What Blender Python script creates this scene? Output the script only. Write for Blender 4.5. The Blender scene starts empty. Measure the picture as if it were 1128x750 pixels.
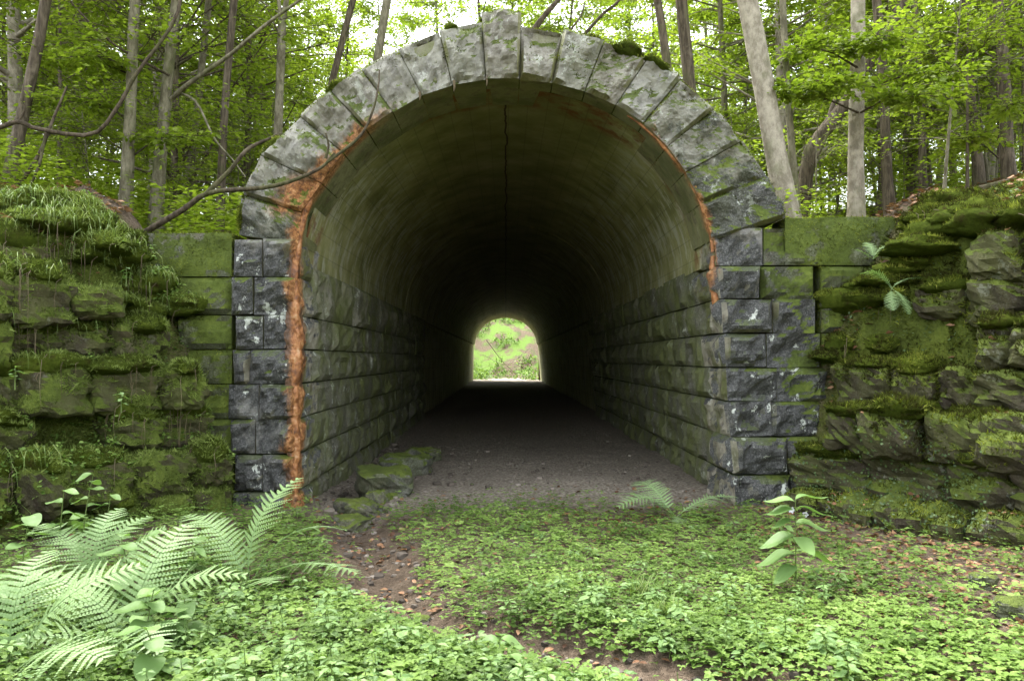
import bpy, math, random
import numpy as np
from mathutils import Vector, Matrix

# ------------------------------------------------------------------ camera, sky, sun, exposure
scene = bpy.context.scene
COL = scene.collection
RAD = math.radians
CAMZ = 1.65
cam_d = bpy.data.cameras.new('camera'); cam = bpy.data.objects.new('camera', cam_d); COL.objects.link(cam)
cam_d.sensor_width = 36.0; cam_d.lens = 860 / 1128 * 36
cam_d.clip_start = 0.05; cam_d.clip_end = 2000
cam.location = (0, 0, CAMZ)
cam.rotation_euler = (RAD(90 + 1.33), 0, RAD(-0.47))
scene.camera = cam

SUN_EL, SUN_AZ = 62.0, 325.0          # azimuth measured clockwise from +Y (the view direction)
world = bpy.data.worlds.new('World'); scene.world = world; world.use_nodes = True
wn = world.node_tree; wn.nodes.clear()
w_out = wn.nodes.new('ShaderNodeOutputWorld'); w_bg = wn.nodes.new('ShaderNodeBackground')
w_sky = wn.nodes.new('ShaderNodeTexSky'); w_sky.sky_type = 'NISHITA'; w_sky.sun_disc = False
w_sky.sun_elevation = RAD(SUN_EL); w_sky.sun_rotation = RAD(SUN_AZ)
w_sky.dust_density = 3.0; w_sky.air_density = 1.0
w_hs = wn.nodes.new('ShaderNodeHueSaturation'); w_hs.inputs['Saturation'].default_value = 0.22   # bright overcast
wn.links.new(w_sky.outputs[0], w_hs.inputs['Color']); wn.links.new(w_hs.outputs[0], w_bg.inputs['Color'])
w_bg.inputs['Strength'].default_value = 0.15
wn.links.new(w_bg.outputs[0], w_out.inputs['Surface'])

sun_d = bpy.data.lights.new('sun', 'SUN'); sun = bpy.data.objects.new('sun', sun_d); COL.objects.link(sun)
sun_d.energy = 1.5; sun_d.angle = RAD(25); sun_d.color = (1.0, 0.96, 0.9)
_e, _a = RAD(SUN_EL), RAD(SUN_AZ)
_dir = Vector((math.sin(_a) * math.cos(_e), math.cos(_a) * math.cos(_e), math.sin(_e)))
sun.rotation_euler = _dir.to_track_quat('Z', 'Y').to_euler(); sun.location = _dir * 40

vs = scene.view_settings
vs.view_transform = 'Standard'; vs.look = 'None'; vs.gamma = 1.0; vs.use_curve_mapping = False
vs.exposure = 2.95
cy = scene.cycles
cy.use_denoising = True; cy.max_bounces = 7; cy.diffuse_bounces = 5; cy.glossy_bounces = 2
cy.transmission_bounces = 4; cy.transparent_max_bounces = 4
cy.caustics_reflective = False; cy.caustics_refractive = False
cy.use_adaptive_sampling = True; cy.adaptive_threshold = 0.02

# ------------------------------------------------------------------ helpers
rng = np.random.default_rng(7)
R = random.Random(7)
Y0 = 8.6                                # plane of the portal face

def PX(px, py, Y):
    return np.array([(px - 557) / 860 * Y, Y, CAMZ + (395 - py) / 860 * Y])

def FX(px): return (px - 557) / 100.0
def FZ(py): return CAMZ + (395 - py) / 100.0

def _hash(i, j, k, s):
    h = (i * 374761393 + j * 668265263 + k * 2147483647 + s * 1274126177) & 0xFFFFFFFF
    h = ((h ^ (h >> 13)) * 1274126177) & 0xFFFFFFFF
    h = h ^ (h >> 16)
    return (h & 0xFFFF) / 65535.0

def vnoise(P, seed=0):
    P = np.asarray(P, float)
    I = np.floor(P).astype(np.int64); f = P - I; f = f * f * (3 - 2 * f)
    out = 0
    for a in (0, 1):
        for b in (0, 1):
            for c in (0, 1):
                w = (f[:, 0] if a else 1 - f[:, 0]) * (f[:, 1] if b else 1 - f[:, 1]) * (f[:, 2] if c else 1 - f[:, 2])
                out = out + w * _hash(I[:, 0] + a, I[:, 1] + b, I[:, 2] + c, seed)
    return out * 2 - 1

def fbm(P, scale=1.0, octv=4, seed=0, gain=0.5):
    P = np.asarray(P, float) * scale; o = 0; amp = 1; tot = 0
    for k in range(octv):
        o = o + amp * vnoise(P + 13.7 * k, seed + k); tot += amp; amp *= gain; P = P * 2.03
    return o / tot

def sstep(a, b, x):
    t = np.clip((np.asarray(x, float) - a) / (b - a), 0, 1); return t * t * (3 - 2 * t)

def mesh_np(name, V, faces, smooth=False, attr=None):
    """faces: list of int arrays (n,3) / (n,4)"""
    V = np.asarray(V, np.float32)
    faces = [np.asarray(f, np.int32) for f in faces if len(f)]
    me = bpy.data.meshes.new(name)
    me.vertices.add(len(V)); me.vertices.foreach_set('co', V.ravel())
    loops = np.concatenate([f.ravel() for f in faces])
    sizes = np.concatenate([np.full(len(f), f.shape[1], np.int32) for f in faces])
    starts = np.concatenate([[0], np.cumsum(sizes)[:-1]]).astype(np.int32)
    me.loops.add(len(loops)); me.loops.foreach_set('vertex_index', loops)
    me.polygons.add(len(sizes)); me.polygons.foreach_set('loop_start', starts)
    me.polygons.foreach_set('loop_total', sizes)
    me.update(calc_edges=True)
    me.polygons.foreach_set('use_smooth', np.full(len(sizes), smooth))
    if attr is not None:
        a = me.attributes.new('var', 'FLOAT', 'POINT'); a.data.foreach_set('value', np.asarray(attr, np.float32))
    me.update()
    return me

class Acc:
    def __init__(s): s.V = []; s.T = []; s.Q = []; s.A = []; s.n = 0
    def add(s, V, F, a=0.5):
        V = np.asarray(V, float); F = np.asarray(F, np.int64)
        if len(V) == 0: return
        s.V.append(V); (s.T if F.shape[1] == 3 else s.Q).append(F + s.n)
        s.A.append(np.full(len(V), a) if np.isscalar(a) else np.asarray(a, float)); s.n += len(V)
    def mesh(s, name, smooth=False):
        f = []
        if s.T: f.append(np.concatenate(s.T))
        if s.Q: f.append(np.concatenate(s.Q))
        return mesh_np(name, np.concatenate(s.V), f, smooth, np.concatenate(s.A))
    def world(s):
        f = [*s.T] + [q[:, [0, 1, 2]] for q in s.Q] + [q[:, [0, 2, 3]] for q in s.Q]
        return np.concatenate(s.V), np.concatenate(f)

def obj(name, me, mat=None, parent=None, loc=None, kind=None):
    o = bpy.data.objects.new(name, me); COL.objects.link(o)
    if mat is not None and me is not None and len(me.materials) == 0: me.materials.append(mat)
    if parent is not None: o.parent = parent
    if loc is not None: o.location = loc
    if kind: o['kind'] = kind
    return o

def tag(o, label, cat, group=None):
    o['label'] = label; o['category'] = cat
    if group: o['group'] = group
    return o

def thing(name, label, cat, loc=(0, 0, 0), group=None):
    o = bpy.data.objects.new(name, None); COL.objects.link(o); o.location = loc; o.empty_display_size = 0.2
    return tag(o, label, cat, group)

def norm(v):
    v = np.asarray(v, float); return v / np.maximum(np.linalg.norm(v, axis=-1, keepdims=True), 1e-9)

def tube(pts, rad, seg=8, jitter=0.0, seed=0, cap=True):
    pts = np.asarray(pts, float); n = len(pts); rad = np.broadcast_to(np.asarray(rad, float), (n,))
    t = norm(np.gradient(pts, axis=0))
    ref = np.array([1.0, 0, 0]) if abs(t[0, 0]) < 0.8 else np.array([0, 0, 1.0])
    u = norm(np.cross(t, ref)); w = np.cross(t, u)
    a = np.linspace(0, 2 * math.pi, seg, endpoint=False)
    rr = rad[:, None] * np.ones(seg)
    if jitter:
        q = np.stack([np.cos(a)[None] * np.ones((n, 1)) * 1.2, np.sin(a)[None] * np.ones((n, 1)) * 1.2,
                      np.arange(n)[:, None] * 0.35 * np.ones(seg)], -1).reshape(-1, 3)
        rr = rr * (1 + jitter * fbm(q, 1.5, 2, seed).reshape(n, seg))
    V = pts[:, None] + rr[..., None] * (np.cos(a)[None, :, None] * u[:, None] + np.sin(a)[None, :, None] * w[:, None])
    V = V.reshape(-1, 3)
    i = np.arange(n - 1)[:, None] * seg; j = np.arange(seg)[None]
    F = np.stack([i + j, i + (j + 1) % seg, i + seg + (j + 1) % seg, i + seg + j], -1).reshape(-1, 4)
    return V, F

def smooth_path(ctrl, n):
    """Catmull-Rom through control points"""
    c = np.asarray(ctrl, float); c = np.vstack([2 * c[0] - c[1], c, 2 * c[-1] - c[-2]])
    m = len(c) - 3; out = []
    for s in np.linspace(0, m - 1e-6, n):
        k = int(s); t = s - k; p0, p1, p2, p3 = c[k:k + 4]
        out.append(0.5 * ((2 * p1) + (-p0 + p2) * t + (2 * p0 - 5 * p1 + 4 * p2 - p3) * t * t + (-p0 + 3 * p1 - 3 * p2 + p3) * t ** 3))
    return np.array(out)

LEAF4 = (np.array([[0, 0, 0], [.42, .30, .05], [1, 0, -.06], [.42, -.30, .05]]), np.array([[0, 2, 1], [0, 3, 2]]))
LEAF6 = (np.array([[0, 0, 0], [.22, .24, .05], [.6, .27, .05], [1, 0, -.12], [.6, -.27, .05], [.22, -.24, .05], [.5, 0, 0]]),
         np.array([[0, 6, 1], [1, 6, 2], [2, 6, 3], [3, 6, 4], [4, 6, 5], [5, 6, 0]]))
BLADE = (np.array([[0, .5, 0], [0, -.5, 0], [1, 0, 0]]), np.array([[0, 1, 2]]))

def place_leaves(acc, tpl, o, d, n, size, width=1.0, var=None):
    """o origins, d directions, n normals, size lengths"""
    o = np.asarray(o, float); m = len(o)
    if m == 0: return
    d = norm(d); s = norm(np.cross(n, d)); nn = np.cross(d, s)
    size = np.broadcast_to(np.asarray(size, float), (m,)); width = np.broadcast_to(np.asarray(width, float), (m,))
    T, F = tpl; k = len(T)
    V = o[:, None] + size[:, None, None] * (T[None, :, 0:1] * d[:, None] + (T[None, :, 1:2] * width[:, None, None]) * s[:, None] + T[None, :, 2:3] * nn[:, None])
    FF = (F[None] + (np.arange(m) * k)[:, None, None]).reshape(-1, 3)
    v = rng.random(m) if var is None else np.broadcast_to(var, (m,))
    acc.add(V.reshape(-1, 3), FF, np.repeat(v, k))

# ------------------------------------------------------------------ procedural materials
class MB:
    def __init__(s, name, rough=0.85, spec=0.25):
        s.m = bpy.data.materials.new(name); s.m.use_nodes = True; s.t = s.m.node_tree
        s.b = s.t.nodes['Principled BSDF']; s.b.inputs['Roughness'].default_value = rough
        s.b.inputs['Specular IOR Level'].default_value = spec
        g = s.n('ShaderNodeNewGeometry'); s.pos = g.outputs['Position']; s.nrm = g.outputs['Normal']
        s.out = s.t.nodes['Material Output']
    def n(s, k, **kw):
        x = s.t.nodes.new(k)
        for a, b in kw.items(): setattr(x, a, b)
        return x
    def put(s, sock, v):
        if hasattr(v, 'is_linked'): s.t.links.new(v, sock)
        elif isinstance(v, (tuple, list)) and len(v) == 3 and sock.type == 'RGBA': sock.default_value = (*v, 1)
        else: sock.default_value = v
    def map(s, scale=(1, 1, 1), off=(0, 0, 0), vec=None):
        x = s.n('ShaderNodeMapping'); s.put(x.inputs['Vector'], vec or s.pos)
        x.inputs['Scale'].default_value = scale; x.inputs['Location'].default_value = off; return x.outputs[0]
    def noise(s, scale, detail=4, rough=0.6, vec=None, dist=0.0):
        x = s.n('ShaderNodeTexNoise'); s.put(x.inputs['Vector'], vec or s.pos)
        x.inputs['Scale'].default_value = scale; x.inputs['Detail'].default_value = detail
        x.inputs['Roughness'].default_value = rough; x.inputs['Distortion'].default_value = dist; return x.outputs[0]
    def vor(s, scale, vec=None, feature='F1'):
        x = s.n('ShaderNodeTexVoronoi', feature=feature); s.put(x.inputs['Vector'], vec or s.pos)
        x.inputs['Scale'].default_value = scale; return x.outputs['Distance']
    def rng(s, v, a, b, c=0.0, d=1.0):
        x = s.n('ShaderNodeMapRange', interpolation_type='SMOOTHSTEP'); s.put(x.inputs[0], v)
        for i, q in enumerate((a, b, c, d)): x.inputs[i + 1].default_value = q
        return x.outputs[0]
    def math(s, op, a, b=0.0):
        x = s.n('ShaderNodeMath', operation=op); s.put(x.inputs[0], a); s.put(x.inputs[1], b); return x.outputs[0]
    def mix(s, f, a, b, mode='MIX'):
        x = s.n('ShaderNodeMix', data_type='RGBA', blend_type=mode); s.put(x.inputs[0], f); s.put(x.inputs[6], a); s.put(x.inputs[7], b)
        return x.outputs[2]
    def ramp(s, f, stops):
        x = s.n('ShaderNodeValToRGB'); s.put(x.inputs[0], f); e = x.color_ramp.elements
        e[0].position, e[0].color = stops[0][0], (*stops[0][1], 1); e[1].position, e[1].color = stops[-1][0], (*stops[-1][1], 1)
        for p, c in stops[1:-1]: q = e.new(p); q.color = (*c, 1)
        return x.outputs[0]
    def xyz(s, v=None):
        x = s.n('ShaderNodeSeparateXYZ'); s.put(x.inputs[0], v or s.pos); return x.outputs
    def bump(s, h, strength=0.5, dist=0.02, prev=None):
        x = s.n('ShaderNodeBump'); s.put(x.inputs['Height'], h); x.inputs['Strength'].default_value = strength; x.inputs['Distance'].default_value = dist
        if prev is not None: s.put(x.inputs['Normal'], prev)
        return x.outputs[0]
    def attr(s, name='var'):
        x = s.n('ShaderNodeAttribute'); x.attribute_name = name; return x.outputs['Fac']
    def orand(s):
        return s.n('ShaderNodeObjectInfo').outputs['Random']
    def done(s, color=None, normal=None, rough=None):
        if color is not None: s.put(s.b.inputs['Base Color'], color)
        if normal is not None: s.put(s.b.inputs['Normal'], normal)
        if rough is not None: s.put(s.b.inputs['Roughness'], rough)
        return s.m

MOSS_STOPS = [(0.28, (0.030, 0.040, 0.006)), (0.5, (0.075, 0.105, 0.013)), (0.72, (0.15, 0.19, 0.025))]

def moss_color(b):
    big = b.noise(2.2, 3); fine = b.noise(26, 4, 0.7)
    return b.ramp(b.math('ADD', b.math('MULTIPLY', big, 0.55), b.math('MULTIPLY', fine, 0.45)), MOSS_STOPS)

def leaf_mat(name, cols, transl=0.4, spec=0.35, rough=0.5, obj_shift=0.0):
    b = MB(name, rough, spec)
    v = b.attr()
    if obj_shift: v = b.math('ADD', b.math('MULTIPLY', v, 1 - obj_shift), b.math('MULTIPLY', b.orand(), obj_shift))
    c = b.ramp(v, [(i / (len(cols) - 1), k) for i, k in enumerate(cols)])
    b.done(c)
    tr = b.n('ShaderNodeBsdfTranslucent'); b.put(tr.inputs['Color'], b.mix(1.0, c, (1.0, 1.12, 0.55), 'MULTIPLY'))
    mx = b.n('ShaderNodeMixShader'); mx.inputs[0].default_value = transl
    b.t.links.new(b.b.outputs[0], mx.inputs[1]); b.t.links.new(tr.outputs[0], mx.inputs[2]); b.t.links.new(mx.outputs[0], b.out.inputs['Surface'])
    return b.m

def stone_mat(name, light=(0.27, 0.27, 0.24), dark=(0.034, 0.036, 0.035), zdark=(2.4, 4.2), moss_lo=0.62, moss_up=0.5, white=0.5, green=0.0, obj_tone=0.35, inner=None, grain_amt=0.45, rust=False, side_moss=0.0):
    """weathered rock-faced ashlar: grey stone, black crust, white lichen, moss"""
    b = MB(name, 0.85, 0.25)
    X, Yc, Z = b.xyz()
    grain = b.noise(55, 4, 0.75); mid = b.noise(7, 5, 0.65); big = b.noise(1.6, 3)
    base = b.mix(b.rng(mid, 0.3, 0.72), tuple(c * 0.55 for c in light), tuple(c * 1.25 for c in light))
    base = b.mix(b.math('MULTIPLY', b.orand(), obj_tone), base, (0.12, 0.09, 0.055))
    crust = b.math('ADD', b.rng(Z, zdark[1], zdark[0], -0.10, 0.16), b.math('ADD', b.math('MULTIPLY', big, 0.5), b.math('MULTIPLY', mid, 0.5)))
    crust = b.math('ADD', crust, b.rng(X, 1.0, 2.6, 0, 0.07))
    base = b.mix(b.rng(crust, 0.49, 0.62, 0, 0.92), base, dark)
    base = b.mix(b.rng(grain, 0.42, 0.75, 0, grain_amt), base, (0.33, 0.33, 0.31))
    # white lichen / lime runs
    lf = b.rng(b.math('ADD', b.math('MULTIPLY', b.noise(4.5, 6, 0.72, b.map((1, 1, 0.7))), 0.85), b.math('MULTIPLY', b.noise(30, 3, 0.7), 0.15)), 0.585, 0.615, 0, white)
    base = b.mix(lf, base, (0.50, 0.53, 0.47))
    if green:
        gf = b.rng(b.math('ADD', b.math('MULTIPLY', b.noise(2.4, 4, vec=b.map((1, 1, 0.45))), 0.8), b.math('MULTIPLY', mid, 0.3)), 0.38, 0.68, 0, green)
        base = b.mix(gf, base, (0.105, 0.125, 0.030))
    if inner:      # limewashed, algae-grown faces turned to the bore
        ny = b.math('ABSOLUTE', b.xyz(b.nrm)[1])
        turn = b.math('MULTIPLY', b.rng(ny, 0.6, 0.25), b.rng(b.xyz(b.nrm)[2], 0.4, 0.1))
        ic = b.mix(b.rng(b.noise(2.4, 4, vec=b.map((1, 1, 0.45))), 0.42, 0.62), inner, (0.115, 0.125, 0.040))
        ic = b.mix(b.rng(mid, 0.5, 0.68, 0, 0.7), ic, (0.10, 0.075, 0.045))
        base = b.mix(b.math('MULTIPLY', turn, 0.85), base, ic)
    if rust:       # iron seepage: runs down the left corner and follows the edge of the arch
        q1 = b.math('DIVIDE', X, 2.28); q2 = b.math('DIVIDE', b.math('MAXIMUM', b.math('SUBTRACT', Z, 2.7), 0.0), 2.02)
        rr_ = b.math('SQRT', b.math('ADD', b.math('MULTIPLY', q1, q1), b.math('MULTIPLY', q2, q2)))
        rn = b.math('ADD', b.math('MULTIPLY', b.noise(5, 5, 0.7, b.map((1, 1, 0.5))), 0.16), b.math('MULTIPLY', b.noise(1.7, 3), 0.10))
        lft = b.math('MULTIPLY', b.rng(b.math('SUBTRACT', rr_, rn), 0.932, 0.885), b.rng(b.math('ADD', X, b.math('MULTIPLY', rn, 3.0)), -0.7, -1.3))
        rgt = b.math('MULTIPLY', b.rng(b.math('SUBTRACT', rr_, rn), 0.893, 0.860), b.math('MULTIPLY', b.rng(X, 1.0, 1.8), b.rng(Z, 2.1, 2.7)))
        spot = b.math('MULTIPLY', b.rng(b.math('SUBTRACT', rr_, rn), 1.07, 0.98), b.math('MULTIPLY', b.rng(X, -1.6, -1.9), b.math('MULTIPLY', b.rng(Z, 3.15, 3.3), b.rng(Z, 3.75, 3.55))))
        rc = b.ramp(b.noise(22, 5, 0.7), [(0.36, (0.085, 0.036, 0.014)), (0.5, (0.27, 0.11, 0.034)), (0.64, (0.44, 0.24, 0.10))])
        face = b.rng(b.math('ADD', Yc, b.math('MULTIPLY', rn, 0.8)), 8.98, 8.78, 0.0, 0.9)
        base = b.mix(b.math('MULTIPLY', b.math('MAXIMUM', b.math('MAXIMUM', lft, rgt), spot), face), base, rc)
    NZ = b.xyz(b.nrm)[2]
    ms = b.math('ADD', b.math('MULTIPLY', b.noise(3.1, 5, 0.65), 1.0), b.math('MULTIPLY', NZ, 0.30))
    if side_moss: ms = b.math('ADD', ms, b.rng(b.math('ABSOLUTE', X), 2.75, 3.4, 0, side_moss))
    mf = b.rng(ms, moss_lo, moss_lo + 0.10, 0, 0.92)
    mf2 = b.math('MAXIMUM', mf, b.math('MULTIPLY', b.rng(NZ, 0.55, 0.85), moss_up))
    base = b.mix(mf2, base, moss_color(b))
    n1 = b.bump(mid, 0.7, 0.05); n2 = b.bump(grain, 0.55, 0.012, n1)
    n3 = b.bump(b.math('MULTIPLY', mf2, b.noise(90, 3)), 0.8, 0.02, n2)
    return b.done(base, n3)

def soil_mat(name, kind='soil'):
    b = MB(name, 0.95, 0.15)
    X, Yc, Z = b.xyz()
    mid = b.noise(6, 5, 0.7); fine = b.noise(45, 4, 0.75); vr = b.vor(26)
    c = b.ramp(b.math('ADD', b.math('MULTIPLY', mid, 0.5), b.math('MULTIPLY', fine, 0.5)),
               [(0.3, (0.038, 0.027, 0.018)), (0.5, (0.105, 0.078, 0.054)), (0.72, (0.21, 0.165, 0.12))])
    if kind == 'floor':        # grey grit inside the tunnel
        g = b.ramp(b.math('ADD', b.math('MULTIPLY', fine, 0.6), b.math('MULTIPLY', vr, 0.5)), [(0.3, (0.095, 0.080, 0.060)), (0.8, (0.33, 0.29, 0.23))])
        c = b.mix(b.rng(b.math('ADD', Yc, b.math('MULTIPLY', mid, 1.2)), 8.6, 9.8), c, g)
    if kind == 'hill':         # leaf litter with mossy and grassy places
        c = b.mix(b.rng(b.noise(0.9, 4), 0.52, 0.66, 0, 0.75), c, (0.05, 0.085, 0.018))
        c = b.mix(b.rng(b.math('ADD', Yc, b.math('MULTIPLY', mid, 0.8)), 9.3, 8.6, 0, 0.9), c, moss_color(b))
        far = b.rng(Yc, 62, 66)
        c = b.mix(b.math('MULTIPLY', far, b.rng(b.noise(0.55, 4, 0.7), 0.46, 0.56)), c, (0.10, 0.17, 0.03))
    n = b.bump(fine, 0.9, 0.03, b.bump(mid, 0.8, 0.08))
    return b.done(c, n)

def moss_mat(name='moss'):
    b = MB(name, 1.0, 0.05)
    c = moss_color(b)
    c = b.mix(b.rng(b.noise(5.5, 4, 0.7), 0.52, 0.72, 0, 0.8), c, (0.050, 0.032, 0.014))
    return b.done(c, b.bump(b.noise(120, 3, 0.8), 1.0, 0.03, b.bump(b.noise(16, 4, 0.7), 0.8, 0.06)))

def bark_mat(name, light, dark, moss=0.25, stretch=0.18, scale=14):
    b = MB(name, 0.9, 0.15)
    v = b.map((1, 1, stretch))
    s = b.noise(scale, 5, 0.7, v); blot = b.noise(3.5, 4, 0.6)
    c = b.mix(b.rng(s, 0.35, 0.68), dark, light)
    c = b.mix(b.rng(blot, 0.55, 0.68, 0, 0.45), c, tuple(min(1, k * 1.35 + 0.02) for k in light))
    c = b.mix(b.rng(b.noise(2.1, 3), 0.52, 0.66, 0, moss), c, (0.07, 0.09, 0.02))
    return b.done(c, b.bump(s, 0.8, 0.03))

M_STONE = stone_mat('arch_stone', light=(0.28, 0.275, 0.24), zdark=(2.7, 4.9), moss_lo=0.61, white=0.5, green=0.18, inner=(0.20, 0.20, 0.085), rust=True)
M_JAMB = stone_mat('jamb_stone', light=(0.23, 0.23, 0.21), zdark=(2.6, 3.2), moss_lo=0.76, white=0.9, obj_tone=0.25, inner=(0.33, 0.31, 0.235), rust=True, side_moss=0.26)
M_INNER = stone_mat('tunnel_wall_stone', light=(0.34, 0.33, 0.26), dark=(0.08, 0.08, 0.055), zdark=(0.2, 6.0), moss_lo=0.80, moss_up=0.5, white=0.55, green=0.8)
M_WING = stone_mat('mossy_wall_stone', light=(0.15, 0.14, 0.105), zdark=(1.0, 6.0), moss_lo=0.39, moss_up=0.9, white=0.25, green=0.5)
M_BANK = stone_mat('bank_stone', light=(0.115, 0.090, 0.055), dark=(0.026, 0.019, 0.011), zdark=(0.5, 6.0), grain_amt=0.12, moss_lo=0.46, moss_up=1.0, white=0.12, green=0.55, obj_tone=0.6)
M_BANK_R = stone_mat('brown_bank_stone', light=(0.105, 0.080, 0.048), dark=(0.024, 0.018, 0.010), zdark=(0.5, 6.0), grain_amt=0.12, moss_lo=0.54, moss_up=0.85, white=0.2, green=0.35, obj_tone=0.7)
M_ROCK = stone_mat('boulder_stone', light=(0.17, 0.16, 0.13), zdark=(-2, 4), moss_lo=0.62, moss_up=0.5, white=0.2, green=0.4)
M_GROUND = soil_mat('soil_and_grit', 'floor'); M_HILL = soil_mat('leaf_litter_soil', 'hill')
M_MOSS = moss_mat()
M_FUZZ = leaf_mat('moss_tips', [(0.035, 0.036, 0.008), (0.10, 0.125, 0.016), (0.25, 0.28, 0.05)], 0.35, 0.1, 0.8)
M_FUZZ_L = leaf_mat('leafy_moss_tips', [(0.035, 0.042, 0.010), (0.095, 0.130, 0.024), (0.22, 0.28, 0.075)], 0.35, 0.1, 0.8)
M_LEAF = leaf_mat('beech_leaf', [(0.105, 0.155, 0.014), (0.175, 0.235, 0.026), (0.27, 0.33, 0.05)], 0.58, 0.3, 0.5, 0.35)
M_COVER = leaf_mat('herb_leaf', [(0.050, 0.095, 0.014), (0.115, 0.195, 0.034), (0.215, 0.315, 0.075)], 0.38, 0.22, 0.55)
M_PALE = leaf_mat('pale_herb_leaf', [(0.09, 0.165, 0.045), (0.14, 0.235, 0.07), (0.20, 0.31, 0.105)], 0.35, 0.28, 0.5)
M_FERN = leaf_mat('fern_leaf', [(0.17, 0.27, 0.10), (0.235, 0.35, 0.145), (0.30, 0.42, 0.20)], 0.35, 0.35, 0.5)
M_IVY = leaf_mat('small_ivy_leaf', [(0.035, 0.065, 0.022), (0.07, 0.12, 0.04), (0.12, 0.18, 0.07)], 0.25, 0.4, 0.45)
M_DEAD = leaf_mat('dead_leaf', [(0.075, 0.035, 0.018), (0.19, 0.095, 0.045), (0.34, 0.20, 0.115)], 0.15, 0.25, 0.6)
M_GRASS = leaf_mat('grass_blade', [(0.09, 0.15, 0.03), (0.15, 0.22, 0.05), (0.22, 0.27, 0.09)], 0.3, 0.3, 0.5)
M_STRAW = leaf_mat('dry_root', [(0.07, 0.052, 0.030), (0.13, 0.10, 0.06), (0.21, 0.17, 0.11)], 0.1, 0.2, 0.7)
M_BARK_P = bark_mat('pale_beech_bark', (0.34, 0.31, 0.24), (0.17, 0.15, 0.11), 0.35, 0.6, 9)
M_BARK_G = bark_mat('grey_green_bark', (0.20, 0.185, 0.125), (0.085, 0.078, 0.048), 0.5, 0.35, 14)
M_BARK_B = bark_mat('brown_bark', (0.135, 0.112, 0.078), (0.046, 0.037, 0.025), 0.35, 0.14, 18)
M_TWIG = bark_mat('dark_branch_bark', (0.095, 0.076, 0.050), (0.032, 0.025, 0.016), 0.3, 0.5, 20)
M_STEM = leaf_mat('green_stem', [(0.08, 0.13, 0.03), (0.12, 0.18, 0.05), (0.15, 0.15, 0.05)], 0.1, 0.3, 0.5)
M_PETAL = leaf_mat('white_petal', [(0.6, 0.58, 0.66), (0.7, 0.7, 0.74), (0.8, 0.8, 0.8)], 0.2)

def vault_mat():
    b = MB('algae_concrete', 0.8, 0.3)
    X, Yc, Z = b.xyz()
    ang = b.math('ARCTAN2', b.math('SUBTRACT', Z, 2.6), X)               # around the vault
    cmb = b.n('ShaderNodeCombineXYZ'); b.put(cmb.inputs[0], b.math('MULTIPLY', ang, 2.2)); b.put(cmb.inputs[1], Yc)
    uv = cmb.outputs[0]
    st = b.noise(1.0, 5, 0.65, b.map((1.6, 5.0, 1), vec=uv)); blot = b.noise(1.5, 5, 0.62, uv); fine = b.noise(22, 4, 0.7)
    c = b.ramp(b.math('ADD', b.math('MULTIPLY', blot, 0.88), b.math('MULTIPLY', st, 0.12)),
               [(0.32, (0.125, 0.128, 0.040)), (0.46, (0.215, 0.218, 0.080)), (0.58, (0.31, 0.305, 0.135)), (0.70, (0.40, 0.385, 0.235))])
    c = b.mix(b.rng(b.math('ABSOLUTE', X), 1.5, 0.5, 0, 0.55), c, (0.10, 0.095, 0.030))      # darker olive towards the crown
    # lime bloom on the haunches
    hn = b.math('ABSOLUTE', X)
    lime = b.math('MULTIPLY', b.rng(hn, 1.0, 1.9), b.rng(b.noise(2.6, 5, 0.7, b.map((0.8, 2.2, 1), vec=uv)), 0.48, 0.60, 0, 0.75))
    c = b.mix(lime, c, (0.42, 0.42, 0.32))
    # rust along the joint with the ring of stones
    edge = b.math('ADD', Yc, b.math('MULTIPLY', blot, 0.5))
    rust = b.math('MULTIPLY', b.rng(edge, 9.95, 9.65), b.rng(b.noise(3.3, 5, 0.7, uv), 0.40, 0.62, 0, 0.9))
    c = b.mix(rust, c, (0.15, 0.052, 0.016))
    # shuttering board lines and one crack along the crown
    wv = b.math('FRACT', b.math('MULTIPLY', ang, 9.0)); brd = b.rng(b.math('ABSOLUTE', b.math('SUBTRACT', wv, 0.5)), 0.46, 0.5, 0, 0.35)
    c = b.mix(brd, c, (0.035, 0.036, 0.016))
    crack = b.rng(b.math('ABSOLUTE', b.math('SUBTRACT', X, b.math('MULTIPLY', b.math('SUBTRACT', b.noise(1.3, 4, 0.6), 0.46), 0.12))), 0.006, 0.018, 1, 0)
    crack = b.math('MULTIPLY', crack, b.rng(Z, 4.0, 4.2))
    c = b.mix(crack, c, (0.030, 0.014, 0.008))
    return b.done(c, b.bump(fine, 0.3, 0.006, b.bump(blot, 0.25, 0.02)))
M_VAULT = vault_mat()

def rust_mat():
    b = MB('orange_flowstone', 0.55, 0.45)
    f = b.noise(16, 5, 0.7); g = b.noise(4, 3)
    c = b.ramp(b.math('ADD', b.math('MULTIPLY', f, 0.5), b.math('MULTIPLY', g, 0.5)), [(0.34, (0.055, 0.024, 0.010)), (0.46, (0.20, 0.075, 0.022)), (0.56, (0.36, 0.16, 0.055)), (0.70, (0.48, 0.32, 0.18))])
    c = b.mix(b.rng(b.attr(), 0.55, 1.0, 0, 0.85), c, (0.060, 0.036, 0.020))
    return b.done(c, b.bump(b.vor(40, b.map((1, 1, 0.5))), 0.8, 0.012, b.bump(f, 0.6, 0.02)))
M_RUST = rust_mat()

# ------------------------------------------------------------------ terrain
CH = np.array([(-1.95, 16.0), (-1.9, 10.0), (-1.55, 8.2), (-1.15, 6.8), (-0.75, 5.6), (-0.35, 4.85), (0.15, 4.5), (0.8, 4.1), (2.0, 3.4)])

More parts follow.
